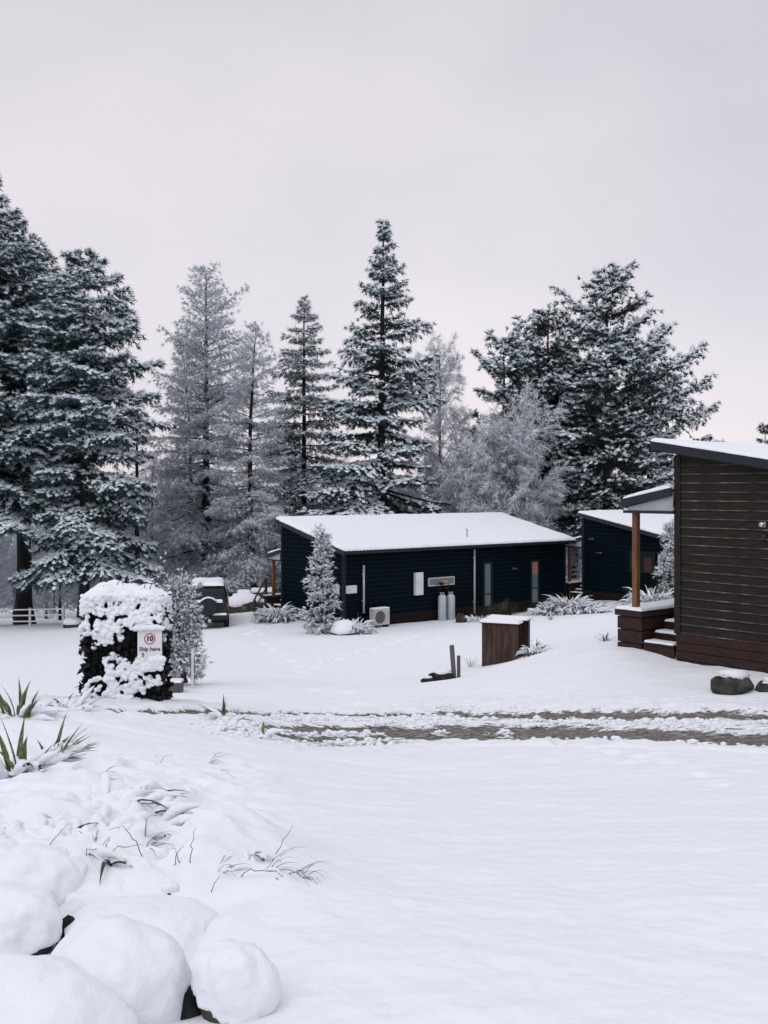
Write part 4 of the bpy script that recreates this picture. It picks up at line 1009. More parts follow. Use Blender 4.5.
Gs = 'snow capped boulders in the near left corner'
for lab, px, py, Y, hw, hh, seed, low, tl in [
    ('snow capped boulder at the left edge, topmost of the pile by the drive', 26, 898, 4.65, 52, 42, 3, -.6, .35),
    ('snow capped boulder at the left edge, middle of the pile, under the topmost', 12, 938, 4.15, 46, 42, 5, -.48, .5),
    ('snow capped boulder in the bottom left corner of the view', 14, 1060, 3.15, 98, 92, 8, -.8, 0),
    ('largest snow capped boulder, in the middle of the pile', 114, 1006, 3.5, 70, 76, 11, -.60, .45),
    ('snow capped boulder with dark underside at the right end of the pile', 233, 992, 3.45, 38, 44, 14, -.42, -.30),
    ('low flat snow capped boulder at the back of the pile', 120, 904, 4.75, 50, 26, 17, -.5, .2),
    ('wide flat snow capped boulder behind the largest one', 142, 946, 4.25, 76, 30, 20, -.5, .1)]:
    q = P(px, py, Y); rx = hw / F * Y
    stone('boulder', lab, px, py, Y, rx, rx * .95, hh / F * Y * .82, seed, 'rock', .05, low, Gs, z=q[2], tilt=tl)
stone('boulder', 'dark bare stone wedged left of the boulder at the pile\'s right end', 189, 1004, 3.46, .05, .06, .10, 33, 'rock_dark', 0, .6, None, z=P(189, 1014, 3.46)[2])  # stone put in so the gap between the boulders looks shaded
stone('boulder', 'dark stone added as shade in the gap right of the middle boulder at the left edge', 68, 925, 4.22, .05, .06, .09, 34, 'rock_dark', 0, .6, None, z=P(68, 936, 4.22)[2])  # second added stone, darkens the gap beside the middle boulder like shade
stone('boulder', 'small dark stone showing through snow behind the flat boulder', 170, 901, 4.6, .05, .05, .06, 31, 'rock', .02, .6, None, z=P(166, 900, 4.6)[2])
stone('boulder', 'mossy grey boulder with a thin snow cover by the brown cabin', 733, 681, 17.2, .44, .34, .22, 41, 'rock_moss', .015, .80, None, .30)
stone('boulder', 'mossy boulder cut by the right edge beside the larger mossy one', 772, 690, 17.0, .26, .24, .16, 43, 'rock_moss', .015, .80, None, .42)
stone('boulder', 'low dark log shaped stone at the foot of the grey post', 441, 679, 23.4, .34, .2, .17, 44, 'rock_dark', .02, .75, None, .3)
stone('boulder', 'smaller dark stone at the lower end of the log shaped stone by the grey post', 428, 683, 23.2, .17, .14, .10, 52, 'rock_dark', .015, .8, None, .3)
stone('boulder', 'small snow capped stone in front of the tall frosted conifer', 343, 632, 38.6, .42, .4, .36, 45, 'rock', .08, -.1, None, .4)
stone('boulder', 'dark round stone at the cabin wall right of the gas cylinders', 461, 620, 43.3, .26, .26, .34, 46, 'rock', .0, .8, None, .4)
stone('boulder', 'snow topped boulder between the parked car and the deck steps', 243, 607, 48.5, .95, .6, .62, 47, 'rock_moss', .16, .25, None, .4)
stone('boulder', 'small snow capped stone right behind the car', 229, 603, 50.0, .35, .3, .35, 48, 'rock', .12, .15, None, .4)
stone('tree_stump', 'snow topped log end near the rail fence', 73, 623, 50.5, .52, .35, .3, 49, 'bark_brown', .14, .3, None, .4, cat='log')
stone('tree_stump', 'snow topped log end closer to the ivy pillar', 88, 632, 42.0, .32, .3, .28, 50, 'bark_brown', .16, .3, None, .4, cat='log')

# ------------------------------------------------------------------ grey post on the slope
X, Y = (456 - HX) / F * 23.5, 23.5; zg = hgt(X, Y)
a = MB(); a.obox((-.02, 0, -.3), (-.10, .03, .78), .10, .09); a.box(.03, .11, .06, .14, -.3, .52)
o = a.build('timber_post', M['post_grey'], bevel=.008); o.location = (X, Y, zg); tag(o, 'leaning weathered grey timber post left of the bin shelter', 'post')
for nm, lab, px, py, Y, hgt_, rr_ in [('marker_stake', 'white marker stake beside the frosted bush at the pillar', 192.5, 686, 21.0, .80, .025), ('marker_stake', 'white marker stake in the shrubs by the middle cabin', 588, 603, 45, .62, .05)]:
    X = (px - HX) / F * Y; zg = hgt(X, Y)
    a = MB(); a.box(-rr_, rr_, -.015, .015, -.2, hgt_); a.box(-rr_ * 1.15, rr_ * 1.15, -.02, .02, hgt_, hgt_ + .03)
    o = a.build(nm, M['white_paint'], bevel=.004); o.location = (X, Y, zg); tag(o, lab, 'stake')

# ------------------------------------------------------------------ rail fences
def rail_fence(label, pts, h=1.0, rails=3, step=2.4, mat='white_paint'):
    pts = [np.array(q, float) for q in pts]
    r = empty('rail_fence', (*pts[0], hgt(*pts[0])), 0, label, 'fence')
    o = np.array([*pts[0], hgt(*pts[0])])
    L_ = [0]
    for a_, b_ in zip(pts[:-1], pts[1:]): L_.append(L_[-1] + np.linalg.norm(b_ - a_))
    ts = np.arange(0, L_[-1], step); xy = [np.array([np.interp(t, L_, [q[0] for q in pts]), np.interp(t, L_, [q[1] for q in pts])]) for t in ts]
    g = [np.array([*q, hgt(*q)]) - o for q in xy]
    for q in g:
        a = MB(); a.box(q[0] - .055, q[0] + .055, q[1] - .055, q[1] + .055, q[2] - .3, q[2] + h + .05); a.build('post', M[mat], r)
    for k in range(rails):
        a = MB(); z = h * (.30 + .66 * k / (rails - 1))
        for q0, q1 in zip(g[:-1], g[1:]): a.obox(q0 + [0, -.08, z], q1 + [0, -.08, z], .03, .07)
        a.build('rail', M[mat], r)
rail_fence('white three rail fence under the big firs at the left', [(-38, 56.0), (-20.5, 54.5), (-15.5, 52)], .95)
rail_fence('white rail fence far behind, seen in the gap between two cabins', [(8, 63), (15.5, 61)], 1.3, 4, mat='pale_grey')

# brown planter box by the deck of the wide cabin, and a snowy table on the deck
X, Y = (238 - HX) / F * 48.6, 48.6; zg = hgt(X + .3, Y)
r = empty('planter_box', (X, Y, zg), .15, 'red brown timber box with snow on top beside the deck handrail', 'planter')
a = MB()
for k in range(5): a.box(0, .58, -.003 * (k % 2), .9, -.1 + k * .2 + .01, -.1 + (k + 1) * .2 - .006)
a.build('body', plain('red_brown_timber', (.075, .022, .017), .7), r, bevel=.006)
sb = Bag(); snow_slab(sb, (-.02, -.02, .895), (.64, 0, 0), (0, .94, 0), .13, seed=4, edge=.1); sb.build('snow', M['snow'], r, True)
X, Y = (252 - HX) / F * 49.8, 49.8; zg = hgt(X + .5, Y)
r = empty('picnic_table', (X, Y, zg), .2, 'snow covered outdoor table and bench beyond the handrail', 'table')
a = MB(); a.box(0, 1.15, 0, .8, .80, .86); a.build('table_top', M['brown_twig'], r, bevel=.006)
for lx, ly in ((.06, .06), (1.03, .06), (.06, .68), (1.03, .68)):
    a = MB(); a.box(lx, lx + .06, ly, ly + .06, -.3, .798); a.build('leg', M['brown_twig'], r)
a = MB(); a.box(-.05, 1.2, -.45, -.18, .36, .42); a.box(0, .06, -.42, -.2, -.3, .36); a.box(1.1, 1.16, -.42, -.2, -.3, .36); a.build('bench', M['brown_twig'], r)
sb = Bag(); snow_slab(sb, (-.02, -.02, .862), (1.19, 0, 0), (0, .84, 0), .17, seed=4, edge=.1); sb.build('snow', M['snow'], r, True); sb = Bag(); snow_slab(sb, (-.06, -.46, .422), (1.27, 0, 0), (0, .29, 0), .13, seed=6, edge=.1); sb.build('bench_snow', M['snow'], r, True)

# ------------------------------------------------------------------ ivy pillar with the speed sign
PYp = 15.5; zp = hgt((126 - HX) / F * PYp, PYp); PX0 = (126 - HX) / F * PYp
r = empty('ivy_pillar', (PX0, PYp, zp), .08, 'snow plastered ivy covered gate pillar holding the speed sign', 'pillar')
a = MB(); a.add([(-.54, -.28, -.3), (.54, -.28, -.3), (.54, .42, -.3), (-.54, .42, -.3), (-.50, -.26, 1.58), (.50, -.26, 1.58), (.50, .40, 1.58), (-.50, .40, 1.58)], [(0, 3, 2, 1), (4, 5, 6, 7), (0, 1, 5, 4), (1, 2, 6, 5), (2, 3, 7, 6), (3, 0, 4, 7)])
a.build('core', M['ivy'], r)
rg = np.random.default_rng(77)
# ivy leaves hug all faces
n = 2600
fx = rg.uniform(-.57, .57, n); fz = rg.uniform(-.05, 1.6, n); side = rg.integers(0, 4, n)
Pp = np.where((side < 2)[:, None], np.stack([fx, np.full(n, -.30) - rg.uniform(0, .07, n), fz], 1), np.stack([np.where(side == 2, -.56, .56) + rg.uniform(-.06, .06, n), rg.uniform(-.3, .42, n), fz], 1))
V, Fc = blade_mesh(Pp, rg.normal(size=(n, 3)) + np.array([0, -.6, -.5]), 2, .11, .085, .6, .2, rg); npmesh('ivy_leaves', V, Fc, M['ivy'], r)
# snow clumps: where the front shows white in the photograph, densest at the top
def wmask(x, z):
    top = sstep(1.20, 1.42, z + .12 * x)
    upl = np.exp(-(((x + .22) / .30) ** 2 + ((z - 1.12) / .26) ** 2)) * 1.15
    upr = np.exp(-(((x - .28) / .34) ** 2 + ((z - 1.22) / .20) ** 2)) * 1.1
    lowr = np.exp(-(((x - .16) / .36) ** 2 + ((z - .50) / .30) ** 2)) * 1.1
    lowb = np.exp(-(((x + .04) / .46) ** 2 + ((z - .30) / .34) ** 2)) * .80
    dark = np.exp(-(((x - .09) / .13) ** 2 + ((z - .88) / .20) ** 2)) * 1.2 + np.exp(-(((x + .40) / .14) ** 2 + ((z - .62) / .24) ** 2)) * .8
    return np.maximum.reduce([top, upl, upr, lowr, lowb]) - dark
n = 4200; fx = rg.uniform(-.60, .60, n); fz = rg.uniform(-.02, 1.66, n)
nz = fbm2(fx * 12 + 3, fz * 12, 2, 71)
keep = (wmask(fx, fz) + 1.1 * nz) > .46
sign_x0, sign_x1, sign_z0, sign_z1 = (144.5 - HX) / F * PYp - PX0, (168 - HX) / F * PYp - PX0, ZC - (660 - HY) / F * PYp - zp, ZC - (626 - HY) / F * PYp - zp
keep &= ~((fx > sign_x0 - .015) & (fx < sign_x1 + .02) & (fz > sign_z0 + .27) & (fz < sign_z1 + .03))
fx, fz = fx[keep], fz[keep]
yy = -.33 - rg.uniform(0, .09, len(fx)) - .05 * fbm2(fx * 3, fz * 3, 2, 73) - .05 * np.sin(fz * 4) ** 2
rad = rg.uniform(.014, .042, len(fx))
bag = Bag(); blobs(bag, np.stack([fx, yy, fz], 1), np.stack([rad, rad * .8, rad * .85], 1), 2)
n = 1000; sx = np.where(rg.uniform(size=n) < .5, -.58, .58); sy = rg.uniform(-.32, .44, n); sz = rg.uniform(.0, 1.6, n)
kp = (sstep(.9, 1.4, sz) + .5 * fbm2(sy * 6, sz * 6 + sx * 9, 3, 5)) > .32
rad = rg.uniform(.02, .06, n); sx = sx + np.sign(sx) * .06 * fbm2(sy * 3 + sx, sz * 2.5, 2, 76); blobs(bag, np.stack([sx, sy, sz], 1)[kp], np.stack([rad] * 3, 1)[kp], 2)
n = 260; tx = rg.uniform(-.52, .52, n); ty = rg.uniform(-.3, .42, n); rad = rg.uniform(.09, .16, n)
blobs(bag, np.stack([tx, ty, 1.56 + .10 * fbm2(tx * 3, ty * 3, 2, 2) + .10 * (1 - (tx / .55) ** 2)], 1), np.stack([rad, rad, rad * .9], 1), 2)
n = 120; bx = rg.uniform(-.6, .65, n); rad = rg.uniform(.06, .12, n); blobs(bag, np.stack([bx, -.36 - rg.uniform(0, .14, n), np.full(n, -.06)], 1), np.stack([rad * 1.4, rad, rad * .8], 1), 2)
so = bag.build('snow', M['snow'], r, True)
md = so.modifiers.new('merge', 'REMESH'); md.mode = 'VOXEL'; md.voxel_size = .010; md.use_smooth_shade = True
sm = so.modifiers.new('soften', 'SMOOTH'); sm.iterations = 3; sm.factor = .5
# twigs sticking out of the cap
a = MB()
for k in range(9):
    x0 = -.3 + .09 * k + rg.uniform(-.03, .03); y0 = rg.uniform(-.2, .2)
    a.tube([(x0, y0, 1.6), (x0 + rg.uniform(-.03, .03), y0, 1.72), (x0 + rg.uniform(-.05, .05), y0 - .02, 1.79 + rg.uniform(0, .06))], [.012, .010, .004], 5)
a.tube([(.50, -.36, -.02), (.46, -.42, -.10), (.42, -.5, -.2)], [.02, .014, .006], 5)
a.build('twigs', M['twig'], r)
# speed sign
sw = sign_x1 - sign_x0; sh = sign_z1 - sign_z0; c = np.array([PX0 + (sign_x0 + sign_x1) / 2, PYp - .43, zp])
s = empty('speed_sign', (c[0], c[1], zp + sign_z0 - .06), .08, 'white sign board with a red ring and the number 10 on the ivy pillar', 'sign')
a = MB(); a.box(-sw / 2, sw / 2, 0, .012, 0, sh + .06); a.build('panel', M['sign_white'], s, bevel=.004)
rc = .085; zc = sh + .06 - .135
a = MB(); k = 40; vs = []
for rr_ in (rc, rc * .80):
    for yv in (-.004, -.001): vs += [(rr_ * math.cos(2 * PI * i / k), yv, zc + rr_ * math.sin(2 * PI * i / k)) for i in range(k)]
fs = []
for i in range(k):
    j = (i + 1) % k; fs += [(i, j, 2 * k + j, 2 * k + i), (i, k + i, k + j, j), (2 * k + i, 2 * k + j, 3 * k + j, 3 * k + i)]
a.add(vs, fs); a.build('ring', M['sign_red'], s)
def lettering(txt, size, x, z, name, bold=.0):
    cu = bpy.data.curves.new(name, 'FONT'); cu.body = txt; cu.size = size; cu.align_x = 'CENTER'; cu.align_y = 'CENTER'; cu.extrude = .001; cu.offset = bold
    cu.materials.append(M['sign_ink']); t = bpy.data.objects.new('tmp', cu); C.objects.link(t); bpy.context.view_layer.update()
    me = bpy.data.meshes.new_from_object(t.evaluated_get(bpy.context.evaluated_depsgraph_get())); bpy.data.objects.remove(t)
    o = bpy.data.objects.new(name, me); o.rotation_euler = (PI / 2, 0, 0); o.location = (x, -.003, z); link(o, s); return o
lettering('10', .105, 0, zc, 'numerals', .0055)
lettering('Ship here', .082, 0, zc - .155, 'lettering', .002)
lettering('S', .082, -.10, zc - .240, 'lettering', .002)
bag = Bag()
nn = 46; tx = rg.uniform(-.10, .20, nn); rad = rg.uniform(.04, .07, nn)
lim = .13 + .13 * np.clip((tx + .06) / .16, 0, 1) ** .8
blobs(bag, np.stack([tx, -.03 - rg.uniform(0, .03, nn), lim * rg.uniform(.1, .80, nn) - .02], 1), np.stack([rad] * 3, 1) * np.array([1, .8, .9]), 2)
so = bag.build('snow', M['snow'], s, True); md = so.modifiers.new('merge', 'REMESH'); md.mode = 'VOXEL'; md.voxel_size = .012; md.use_smooth_shade = True
sm = so.modifiers.new('soften', 'SMOOTH'); sm.iterations = 3; sm.factor = .5; bag = Bag()
tx = np.linspace(-.17, .2, 16); blobs(bag, np.stack([tx, np.full(16, -.012), np.full(16, sh + .085) + rg.uniform(-.006, .014, 16)], 1), np.stack([rg.uniform(.035, .05, 16)] * 3, 1), 2)
so = bag.build('snow', M['snow'], s, True); md = so.modifiers.new('merge', 'REMESH'); md.mode = 'VOXEL'; md.voxel_size = .012; md.use_smooth_shade = True
sm = so.modifiers.new('soften', 'SMOOTH'); sm.iterations = 3; sm.factor = .5

# ------------------------------------------------------------------ shrubs and young trees near the cabins
bush = dict(per_m=36, droop=.5, tip=0, e_low=25, e_top=60, frond=.42, sp=.085, ang=48, roll=1.5, tmin=.12, nb=4, bl=.13, bw=.013, spread=.8, hang=.35, crown_mat='brown_twig', crown_name='foliage',
            snow=.85, lump=(.045, .03, .022), sblade=5, sbl=.10, sbw=.015, bark='brown_twig', var=.35, snow_mat='frost_white', inner=.6, lift=.012, clump=4)
Y = 21.5; X = (184 - HX) / F * Y
woody('frosted_bush', 'tall drooping frosted bush right of the ivy pillar', 'bush', X, Y, 2.0, (np.array([0, .25, .7, 1.3, 2.0, 2.6]), np.array([.20, .36, .42, .38, .32, .24])), .12, 201, trunk_r=.05, lean=(-.16, 0), zb=ZC - (683 - HY) / F * Y, **bush)
a = MB(); a.box(-.17, .17, -.15, .15, -.3, .22); o = a.build('meter_pit', M['post_grey'], bevel=.02); X, Y = (174 - HX) / F * 20.4, 20.4; o.location = (X, Y, hgt(X, Y)); tag(o, 'squat grey block with snow on top at the foot of the frosted bush', 'meter box')
sb = Bag(); snow_slab(sb, (-.17, -.15, .22), (.34, 0, 0), (0, .3, 0), .06, seed=2); sb.build('snow', M['snow'], o, True)
Y = 38.9; X = (322 - HX) / F * Y
woody('young_conifer', 'narrow frosted young conifer standing before the cabin corner', 'tree', X, Y, 3.85, (np.array([0, .5, .8, 1.6, 2.6, 3.7, 4.2]), np.array([.10, .18, .30, .44, .54, .66, .55])), .15, 202, trunk_r=.05,
      **{**bush, 'per_m': 13, 'sp': .12, 'e_low': 5, 'e_top': 70, 'droop': .12, 'roll': .8, 'nb': 4, 'bl': .2, 'bw': .022, 'sbl': .18, 'sbw': .028, 'lump': (.085, .05, .035), 'snow': .72, 'snow_mat': 'frost_white', 'crown_mat': 'brown_twig', 'clump': 2})
Y = 44.5; X = (671 - HX) / F * Y
woody('frosted_bush', 'frosted bush between the middle cabin and the brown cabin wall', 'bush', X, Y, 3.6, (np.array([0, .4, 1.2, 2.2, 3.0]), np.array([.15, .3, .45, .55, .5])), .2, 203, trunk_r=.06,
      **{**bush, 'per_m': 14, 'sp': .13, 'bl': .22, 'bw': .022, 'sbl': .18, 'sbw': .024, 'lump': (.08, .05, .035)})

def leaf_strip(bag, p, az, L_, w, e0, bend, seg=6, fold=.25, twist=0.0):
    """one arching strap leaf with a folded midrib"""
    t = np.linspace(0, 1, seg + 1); ang = e0 - bend * t ** 1.3
    dr = np.concatenate([[0], np.cumsum(np.cos((ang[1:] + ang[:-1]) / 2))]) * L_ / seg; dz = np.concatenate([[0], np.cumsum(np.sin((ang[1:] + ang[:-1]) / 2))]) * L_ / seg
    d = np.array([math.cos(az), math.sin(az), 0]); s = np.array([-math.sin(az), math.cos(az), 0])
    mid = np.asarray(p) + dr[:, None] * d + dz[:, None] * np.array([0, 0, 1.])
    ww = w * np.clip(np.minimum(.45 + 2 * t, (1 - t) * 1.7 + .02), 0, 1)
    nrm = np.stack([-np.sin(ang) * d[0], -np.sin(ang) * d[1], np.cos(ang)], 1)
    a = mid + s * ww[:, None] / 2 + nrm * ww[:, None] * fold; b_ = mid - s * ww[:, None] / 2 + nrm * ww[:, None] * fold
    V = np.concatenate([a, mid, b_]); n = seg + 1; i = np.arange(seg)
    Fq = np.concatenate([np.stack([i, i + 1, n + i + 1, n + i], 1), np.stack([n + i, n + i + 1, 2 * n + i + 1, 2 * n + i], 1)])
    bag.add(V, Fq); return mid, nrm, ww

def strap_plant(name, label, cat, px, py, Y, n, L_, w, mat, snow_p, seed, e_rng=(20, 85), bend=(.3, 1.6), group=None, base_r=.1, az_rng=(0, 6.283), zoff=0, snow_w=1.0, snow_len=(.2, .9), X=None):
    rg = np.random.default_rng(seed); X = (px - HX) / F * Y if X is None else X
    zb = hgt(X, Y) + zoff
    r = empty(name, (X, Y, zb), 0, label, cat, group); bag = Bag(); sb = Bag()
    for k in range(n):
        az = rg.uniform(*az_rng); q = np.array([math.cos(az), math.sin(az), 0]) * rg.uniform(0, base_r); q[2] = -.04
        e0_ = math.radians(rg.uniform(*e_rng)); bn_ = rg.uniform(*bend)
        mid, nrm, ww = leaf_strip(bag, q, az + rg.normal() * .3, L_ * rg.uniform(.55, 1.1), w * rg.uniform(.8, 1.2), e0_, bn_)
        if rg.uniform() < snow_p and (mat != 'flax' or e0_ - bn_ * .4 < .75):
            t0 = rg.uniform(0, snow_len[0]); t1 = rg.uniform(.55, snow_len[1]); m = len(mid)
            ti = np.linspace(t0, t1, 8) * (m - 1); pts = np.stack([np.interp(ti, np.arange(m), mid[:, c]) for c in range(3)], 1)
            rad = np.interp(ti, np.arange(m), ww) * .62 * snow_w * np.sin(np.linspace(.35, PI - .3, 8)) ** .6 * rg.uniform(.8, 1.25, 8)
            pts[:, 2] += rad * .55
            V, Fq, _ = tube_arrays(pts, rad, 7); sb.add(V, Fq)
    bag.build('leaves', M[mat], r, True)
    if sb.V: sb.build('snow', M['snow'], r, True)
    return r

Gh = None
for lab, px, py, Y, n, L_, w, sd, sp_ in [
    ('snow bent strap leaf shrub at the left corner of the wide cabin', 277, 612, 43.6, 120, 1.25, .16, 301, .85),
    ('low snow bent shrub between the young conifer and the heat pump', 352, 627, 39.3, 110, 1.05, .15, 302, .9),
    ('wide snow bent shrub in front of the far end of the wide cabin', 570, 611, 45.0, 190, 1.5, .17, 303, .85),
    ('snow laden shrub below the porch post, by the middle cabin', 652, 600, 43.5, 130, 1.7, .2, 304, .75),
    ('small snowy shrub at the foot of the second downpipe', 476, 613, 43.6, 40, .55, .12, 305, .9),
    ('snow spotted evergreen shrub in front of the bin shelter', 536, 668, 24.0, 55, .52, .09, 306, .6)]:
    strap_plant('snowy_shrub', lab, 'shrub', px, py, Y, int(n * 2.6), L_ * .95, w * .40, 'shrub', sp_, sd, (30, 88), (1.2, 3.0), base_r=.55 if Y > 30 else .26)
strap_plant('snowy_shrub', 'snowy shrub spreading left of the wide bent shrub by the cabin end', 'shrub', 553, 611, 44.6, 150, 1.1, .085, 'shrub', .85, 307, (5, 86), (.6, 2.4), base_r=.6)
strap_plant('snowy_shrub', 'low snowy shrub right of the wide bent shrub near the white stake', 'shrub', 588, 608, 44.4, 150, 1.0, .085, 'shrub', .85, 308, (30, 86), (1.2, 3.0), base_r=.6)
strap_plant('olive_shrub', 'olive green uncovered shrub under the first tall window', 'shrub', 488, 612, 44.2, 120, .75, .05, 'olive', .0, 309, (20, 88), (.2, 1.2), base_r=.5)
strap_plant('olive_shrub', 'olive green uncovered plant between the two tall windows', 'shrub', 503, 611, 44.8, 90, .95, .05, 'olive', .0, 310, (30, 88), (.2, 1.0), base_r=.4)
strap_plant('small_weed', 'small dark weed poking out of the snow left of the deck', 'plant', 605, 642, 22.5, 14, .3, .03, 'shrub', .5, 311, (30, 88), (.2, 1.2), base_r=.06)
strap_plant('small_weed', 'thin dry weed beside the grey timber post', 'plant', 471, 660, 26.5, 12, .5, .012, 'twig', .0, 312, (50, 88), (.1, .8), base_r=.05)
strap_plant('small_weed', 'thin dry weed in front of the wide bent shrub', 'plant', 551, 623, 38, 14, .5, .02, 'twig', .3, 313, (50, 88), (.1, .8), base_r=.08)
# flax in the garden bed
q = hit(18, 772)
strap_plant('flax_plant', 'green sword leaved flax half buried in snow at the left edge', 'flax', 18, 772, q[1], 30, .52, .050, 'flax', .9, 321, (8, 84), (.1, 1.2), base_r=.14, snow_w=1.25, snow_len=(.3, .95))
q = hit(48, 757)
strap_plant('flax_plant', 'flax with leaves fanned low to the right beside the edge flax', 'flax', 50, 757, q[1], 34, .44, .045, 'flax', .8, 322, (8, 72), (.05, .6), base_r=.12, az_rng=(-1.6, 1.4), snow_w=1.3)
q = hit(16, 716)
strap_plant('flax_plant', 'flax with short upright leaf tips at the back of the garden bed', 'flax', 18, 716, q[1], 36, .5, .052, 'flax', .9, 323, (12, 86), (.1, 1.2), base_r=.24, snow_w=1.3)
q = hit(70, 712)
strap_plant('flax_plant', 'flax almost wholly buried in snow behind the other flaxes', 'flax', 66, 712, q[1], 30, .5, .05, 'flax', .8, 324, (5, 50), (.1, .9), base_r=.25, snow_w=1.4)
q = hit(226, 722)
strap_plant('flax_plant', 'lone snow covered flax with one upright leaf beside the road', 'flax', 226, 724, q[1], 22, .46, .05, 'flax', .85, 325, (5, 60), (.2, 1.2), base_r=.12, snow_w=1.25)
strap_plant('flax_plant', 'single short flax leaf standing beside the road edge', 'flax', 224, 718, q[1] + .1, 2, .42, .06, 'flax', 0, 326, (84, 89), (.0, .1), base_r=.02)
q = hit(262, 735)
strap_plant('flax_plant', 'snow covered leaves at the road edge right of the lone flax', 'flax', 262, 736, q[1], 16, .45, .045, 'flax', .85, 327, (5, 40), (.2, .9), base_r=.12, snow_w=1.2)

# snow bent clumps in the bed below the flax: leaves smothered in snow
for k, (lab, px, py, n, L_) in enumerate([
    ('snow smothered clump directly below the edge flax', 14, 812, 70, .42),
    ('snow smothered clump above the boulders at the left edge', 30, 838, 70, .36),
    ('snow smothered clump spilling over the low flat boulder', 92, 838, 80, .42),
    ('snow smothered clump in the middle of the garden bed', 110, 800, 80, .46),
    ('long leaved snow smothered clump beside the snow mound', 150, 815, 60, .5)]):
    q = hit(px, py); bo = strap_plant('buried_plant', lab, 'plant', px, py, q[1], n, L_ * .85, .03, 'shrub', .97, 340 + k, (-5, 42), (.8, 1.9), base_r=.26, snow_w=2.1, zoff=-.05, snow_len=(.05, .99))
    for ch in kids(bo):
        if ch.name.startswith('snow'):
            md = ch.modifiers.new('merge', 'REMESH'); md.mode = 'VOXEL'; md.voxel_size = .009; md.use_smooth_shade = True
            sm = ch.modifiers.new('soften', 'SMOOTH'); sm.iterations = 4; sm.factor = .5

# bare twigs standing out of the snow
def twig(label, pts, Y=None, r0=.0025, dY=.0, cat='twig'):
    q = hit(*pts[0]); Y = q[1] if Y is None else Y
    w = [P(px, py, Y + dY * k * .05) for k, (px, py) in enumerate(pts)]
    if 'arch' in lab or 'lying' in lab or 'droop' in lab or 'stalk' in lab:
        Ye = hit(*pts[-1])[1]; m_ = len(pts) - 1
        w = [P(px, py, Y + (Ye - Y) * k / m_ - (.05 if 0 < k < m_ else 0)) for k, (px, py) in enumerate(pts)]
    w[0] = w[0] - np.array([0, 0, .03]); o0 = w[0].copy()
    fine = []
    for k in range(len(w) - 1):
        for t in np.linspace(0, 1, 4, endpoint=False): fine.append(w[k] * (1 - t) + w[k + 1] * t)
    fine.append(w[-1]); fine = np.array(fine) - o0
    rg = np.random.default_rng(int(pts[0][0] * 7 + pts[0][1])); fine[1:-1] += rg.normal(size=fine[1:-1].shape) * .004
    a = MB(); a.tube(fine, np.linspace(r0, r0 * .35, len(fine)), 6)
    o = a.build('bare_twig', M['twig'], None, True); o.location = o0; return tag(o, label, cat)
for lab, pts in [
    ('long dark twig curving down beside the snow mound', [(150, 868), (136, 842), (122, 826), (108, 830)]),
    ('thin horizontal twig over the clump by the snow mound', [(98, 853), (118, 846), (143, 845)]),
    ('twig arching low above the flat boulder', [(80, 862), (88, 850), (108, 846)]),
    ('short twig leaning right above the boulders', [(101, 856), (106, 845), (110, 840)]),
    ('upright thin twig left of the snow mound', [(191, 866), (191, 850), (193, 836), (196, 828)]),
    ('forked twig end left of the snow mound', [(184, 864), (178, 854), (173, 846)]),
    ('twig crossing the forked one left of the snow mound', [(172, 866), (178, 852), (184, 845)]),
    ('straight twig leaning right out of the snow mound', [(270, 863), (280, 845), (293, 825)]),
    ('short thick twig in front of the snow mound', [(207, 893), (214, 884), (220, 876)]),
    ('arched brown twig lying right of the snow mound', [(230, 876), (250, 870), (275, 872), (300, 882)]),
    ('second arched brown twig right of the snow mound', [(284, 872), (296, 870), (306, 874), (318, 884)]),
    ('third brown twig drooping right of the snow mound', [(262, 874), (276, 880), (290, 886)]),
    ('two stemmed twig on the open snow above the mound', [(144, 794), (146, 788), (148, 785)]),
    ('thin twig beside the two stemmed one on the open snow', [(143, 794), (141, 790), (141, 786)]),
    ('brown dry stalk lying on the snow right of the flax', [(120, 778), (104, 775), (86, 776), (80, 771)]),
    ('short dry stalk end right of the flax', [(96, 780), (110, 778), (124, 780)]),
    ('bent dry stalk higher up the bank', [(157, 765), (164, 757), (172, 754)]),
    ('curved dry stalk on the bank nearer the road', [(214, 767), (226, 770), (236, 780)]),
    ('dark twig above the topmost boulder', [(42, 852), (55, 838), (68, 824)])]:
    twig(lab, pts)
for k, (lab, px, py, n, L_, az) in enumerate([('dry grass bent over the snow right of the mound', 262, 870, 12, .34, (-.7, .5)), ('second tuft of bent dry grass farther right of the mound', 292, 874, 10, .26, (-.8, .4)), ('dry grass tuft in front of the snow mound', 215, 872, 9, .22, (-1, 1.2)),
    ('dry grass tuft above the low flat boulder', 140, 852, 12, .26, (-.6, 2.2)), ('dry grass tuft on the bank near the road', 205, 762, 9, .34, (-.6, .6)), ('dry grass tuft left of the long twig', 92, 852, 9, .24, (0, 3)), ('dry grass stems right of the flax leaves', 96, 778, 8, .3, (-.5, .7))]):
    q = hit(px, py); strap_plant('dry_grass', lab, 'grass tuft', px, py, q[1], n, L_, .006, 'brown_twig', .25, 380 + k, (25, 75), (1.2, 2.6), base_r=.05, az_rng=az, snow_w=2.2)
# dark tangle showing in the front of the snow mound
q = hit(246, 852)
strap_plant('dark_tangle', 'dark tangle of stems showing through the front of the snow mound', 'plant', 246, 853, q[1] - .02, 22, .11, .012, 'twig', .5, 360, (-20, 40), (.2, 1.8), base_r=.09, zoff=.02, snow_w=2.2)

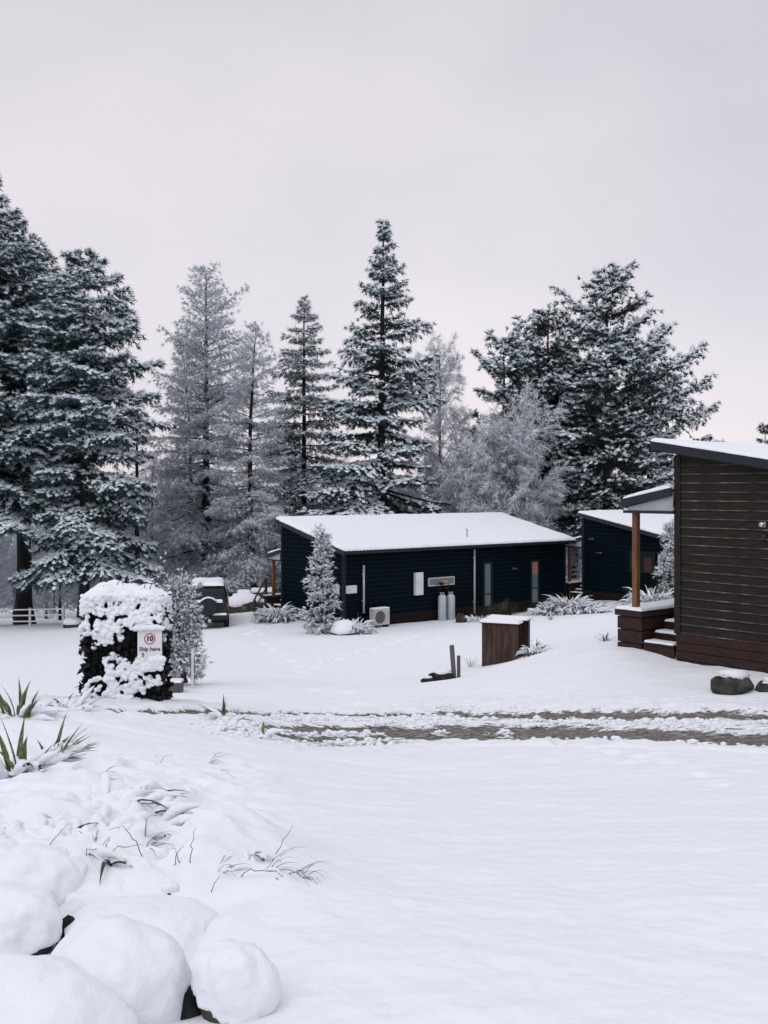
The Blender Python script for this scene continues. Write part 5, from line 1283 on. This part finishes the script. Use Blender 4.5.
# ------------------------------------------------------------------ sky, sun, camera
w = bpy.data.worlds.new('World'); sc.world = w; w.use_nodes = True
nt = w.node_tree; L = nt.links; nt.nodes.clear()
out = N(nt, 'ShaderNodeOutputWorld'); bgn = N(nt, 'ShaderNodeBackground'); bgn.inputs['Strength'].default_value = .1
sky = N(nt, 'ShaderNodeTexSky', sky_type='NISHITA'); sky.sun_disc = False
EL, RT = math.radians(46), math.radians(180 + 30)
sky.sun_elevation = EL; sky.sun_rotation = RT; sky.dust_density = 3.0
tc = N(nt, 'ShaderNodeTexCoord'); sep = N(nt, 'ShaderNodeSeparateXYZ'); L.new(tc.outputs['Generated'], sep.inputs[0])
r = ramp(nt, [(0.0, (8.6, 8.05, 8.45)), (.12, (8.15, 7.75, 8.15)), (.30, (7.15, 6.9, 7.3)), (.46, (6.45, 6.35, 6.75)), (.75, (8.6, 8.6, 9.2)), (1.0, (10.5, 10.5, 11.2))])
for e in r.color_ramp.elements: e.color = (*[c / 12 for c in e.color[:3]], 1)
L.new(sep.outputs['Z'], r.inputs['Fac'])
mp = N(nt, 'ShaderNodeMapping'); mp.inputs['Scale'].default_value = (1.5, 1.5, 2.4); mp.inputs['Location'].default_value = (.35, 0, .2); L.new(tc.outputs['Generated'], mp.inputs['Vector'])
nz = N(nt, 'ShaderNodeTexNoise', Scale=1.6, Detail=4.0, Roughness=.45); L.new(mp.outputs['Vector'], nz.inputs['Vector'])
cr = ramp(nt, [(.28, (.87, .885, .915)), (.72, (1.16, 1.125, 1.11))]); L.new(nz.outputs['Fac'], cr.inputs['Fac'])
mu = N(nt, 'ShaderNodeMix', data_type='RGBA', blend_type='MULTIPLY'); mu.inputs['Factor'].default_value = 1.0
L.new(r.outputs['Color'], mu.inputs['A']); L.new(cr.outputs['Color'], mu.inputs['B'])
sc12 = N(nt, 'ShaderNodeVectorMath', operation='SCALE'); sc12.inputs['Scale'].default_value = 12.0; L.new(mu.outputs['Result'], sc12.inputs[0])
mx = N(nt, 'ShaderNodeMix', data_type='RGBA'); mx.inputs['Factor'].default_value = .93
L.new(sky.outputs['Color'], mx.inputs['A']); L.new(sc12.outputs['Vector'], mx.inputs['B'])
L.new(mx.outputs['Result'], bgn.inputs['Color']); L.new(bgn.outputs['Background'], out.inputs['Surface'])

sd = bpy.data.lights.new('sun', 'SUN'); sd.energy = .65; sd.angle = math.radians(40); sd.color = (1, .97, .95)
so = bpy.data.objects.new('sun', sd); C.objects.link(so)
so.rotation_euler = (PI / 2 - EL, 0, math.radians(-30))   # soft light from behind the photographer, a little to the left
cam = bpy.data.cameras.new('camera'); co = bpy.data.objects.new('camera', cam); C.objects.link(co)
cam.sensor_width = 36; cam.lens = 36 * F / 1024; cam.shift_y = -(512 - HY) / 1024; cam.clip_end = 9000; cam.clip_start = .05
co.location = (0, 0, ZC); co.rotation_euler = (PI / 2, 0, 0); sc.camera = co
sc.view_settings.view_transform = 'Standard'; sc.view_settings.look = 'None'; sc.view_settings.exposure = .10; sc.view_settings.gamma = 1
sc.cycles.use_denoising = True; sc.cycles.max_bounces = 6; sc.cycles.diffuse_bounces = 4; sc.cycles.glossy_bounces = 3
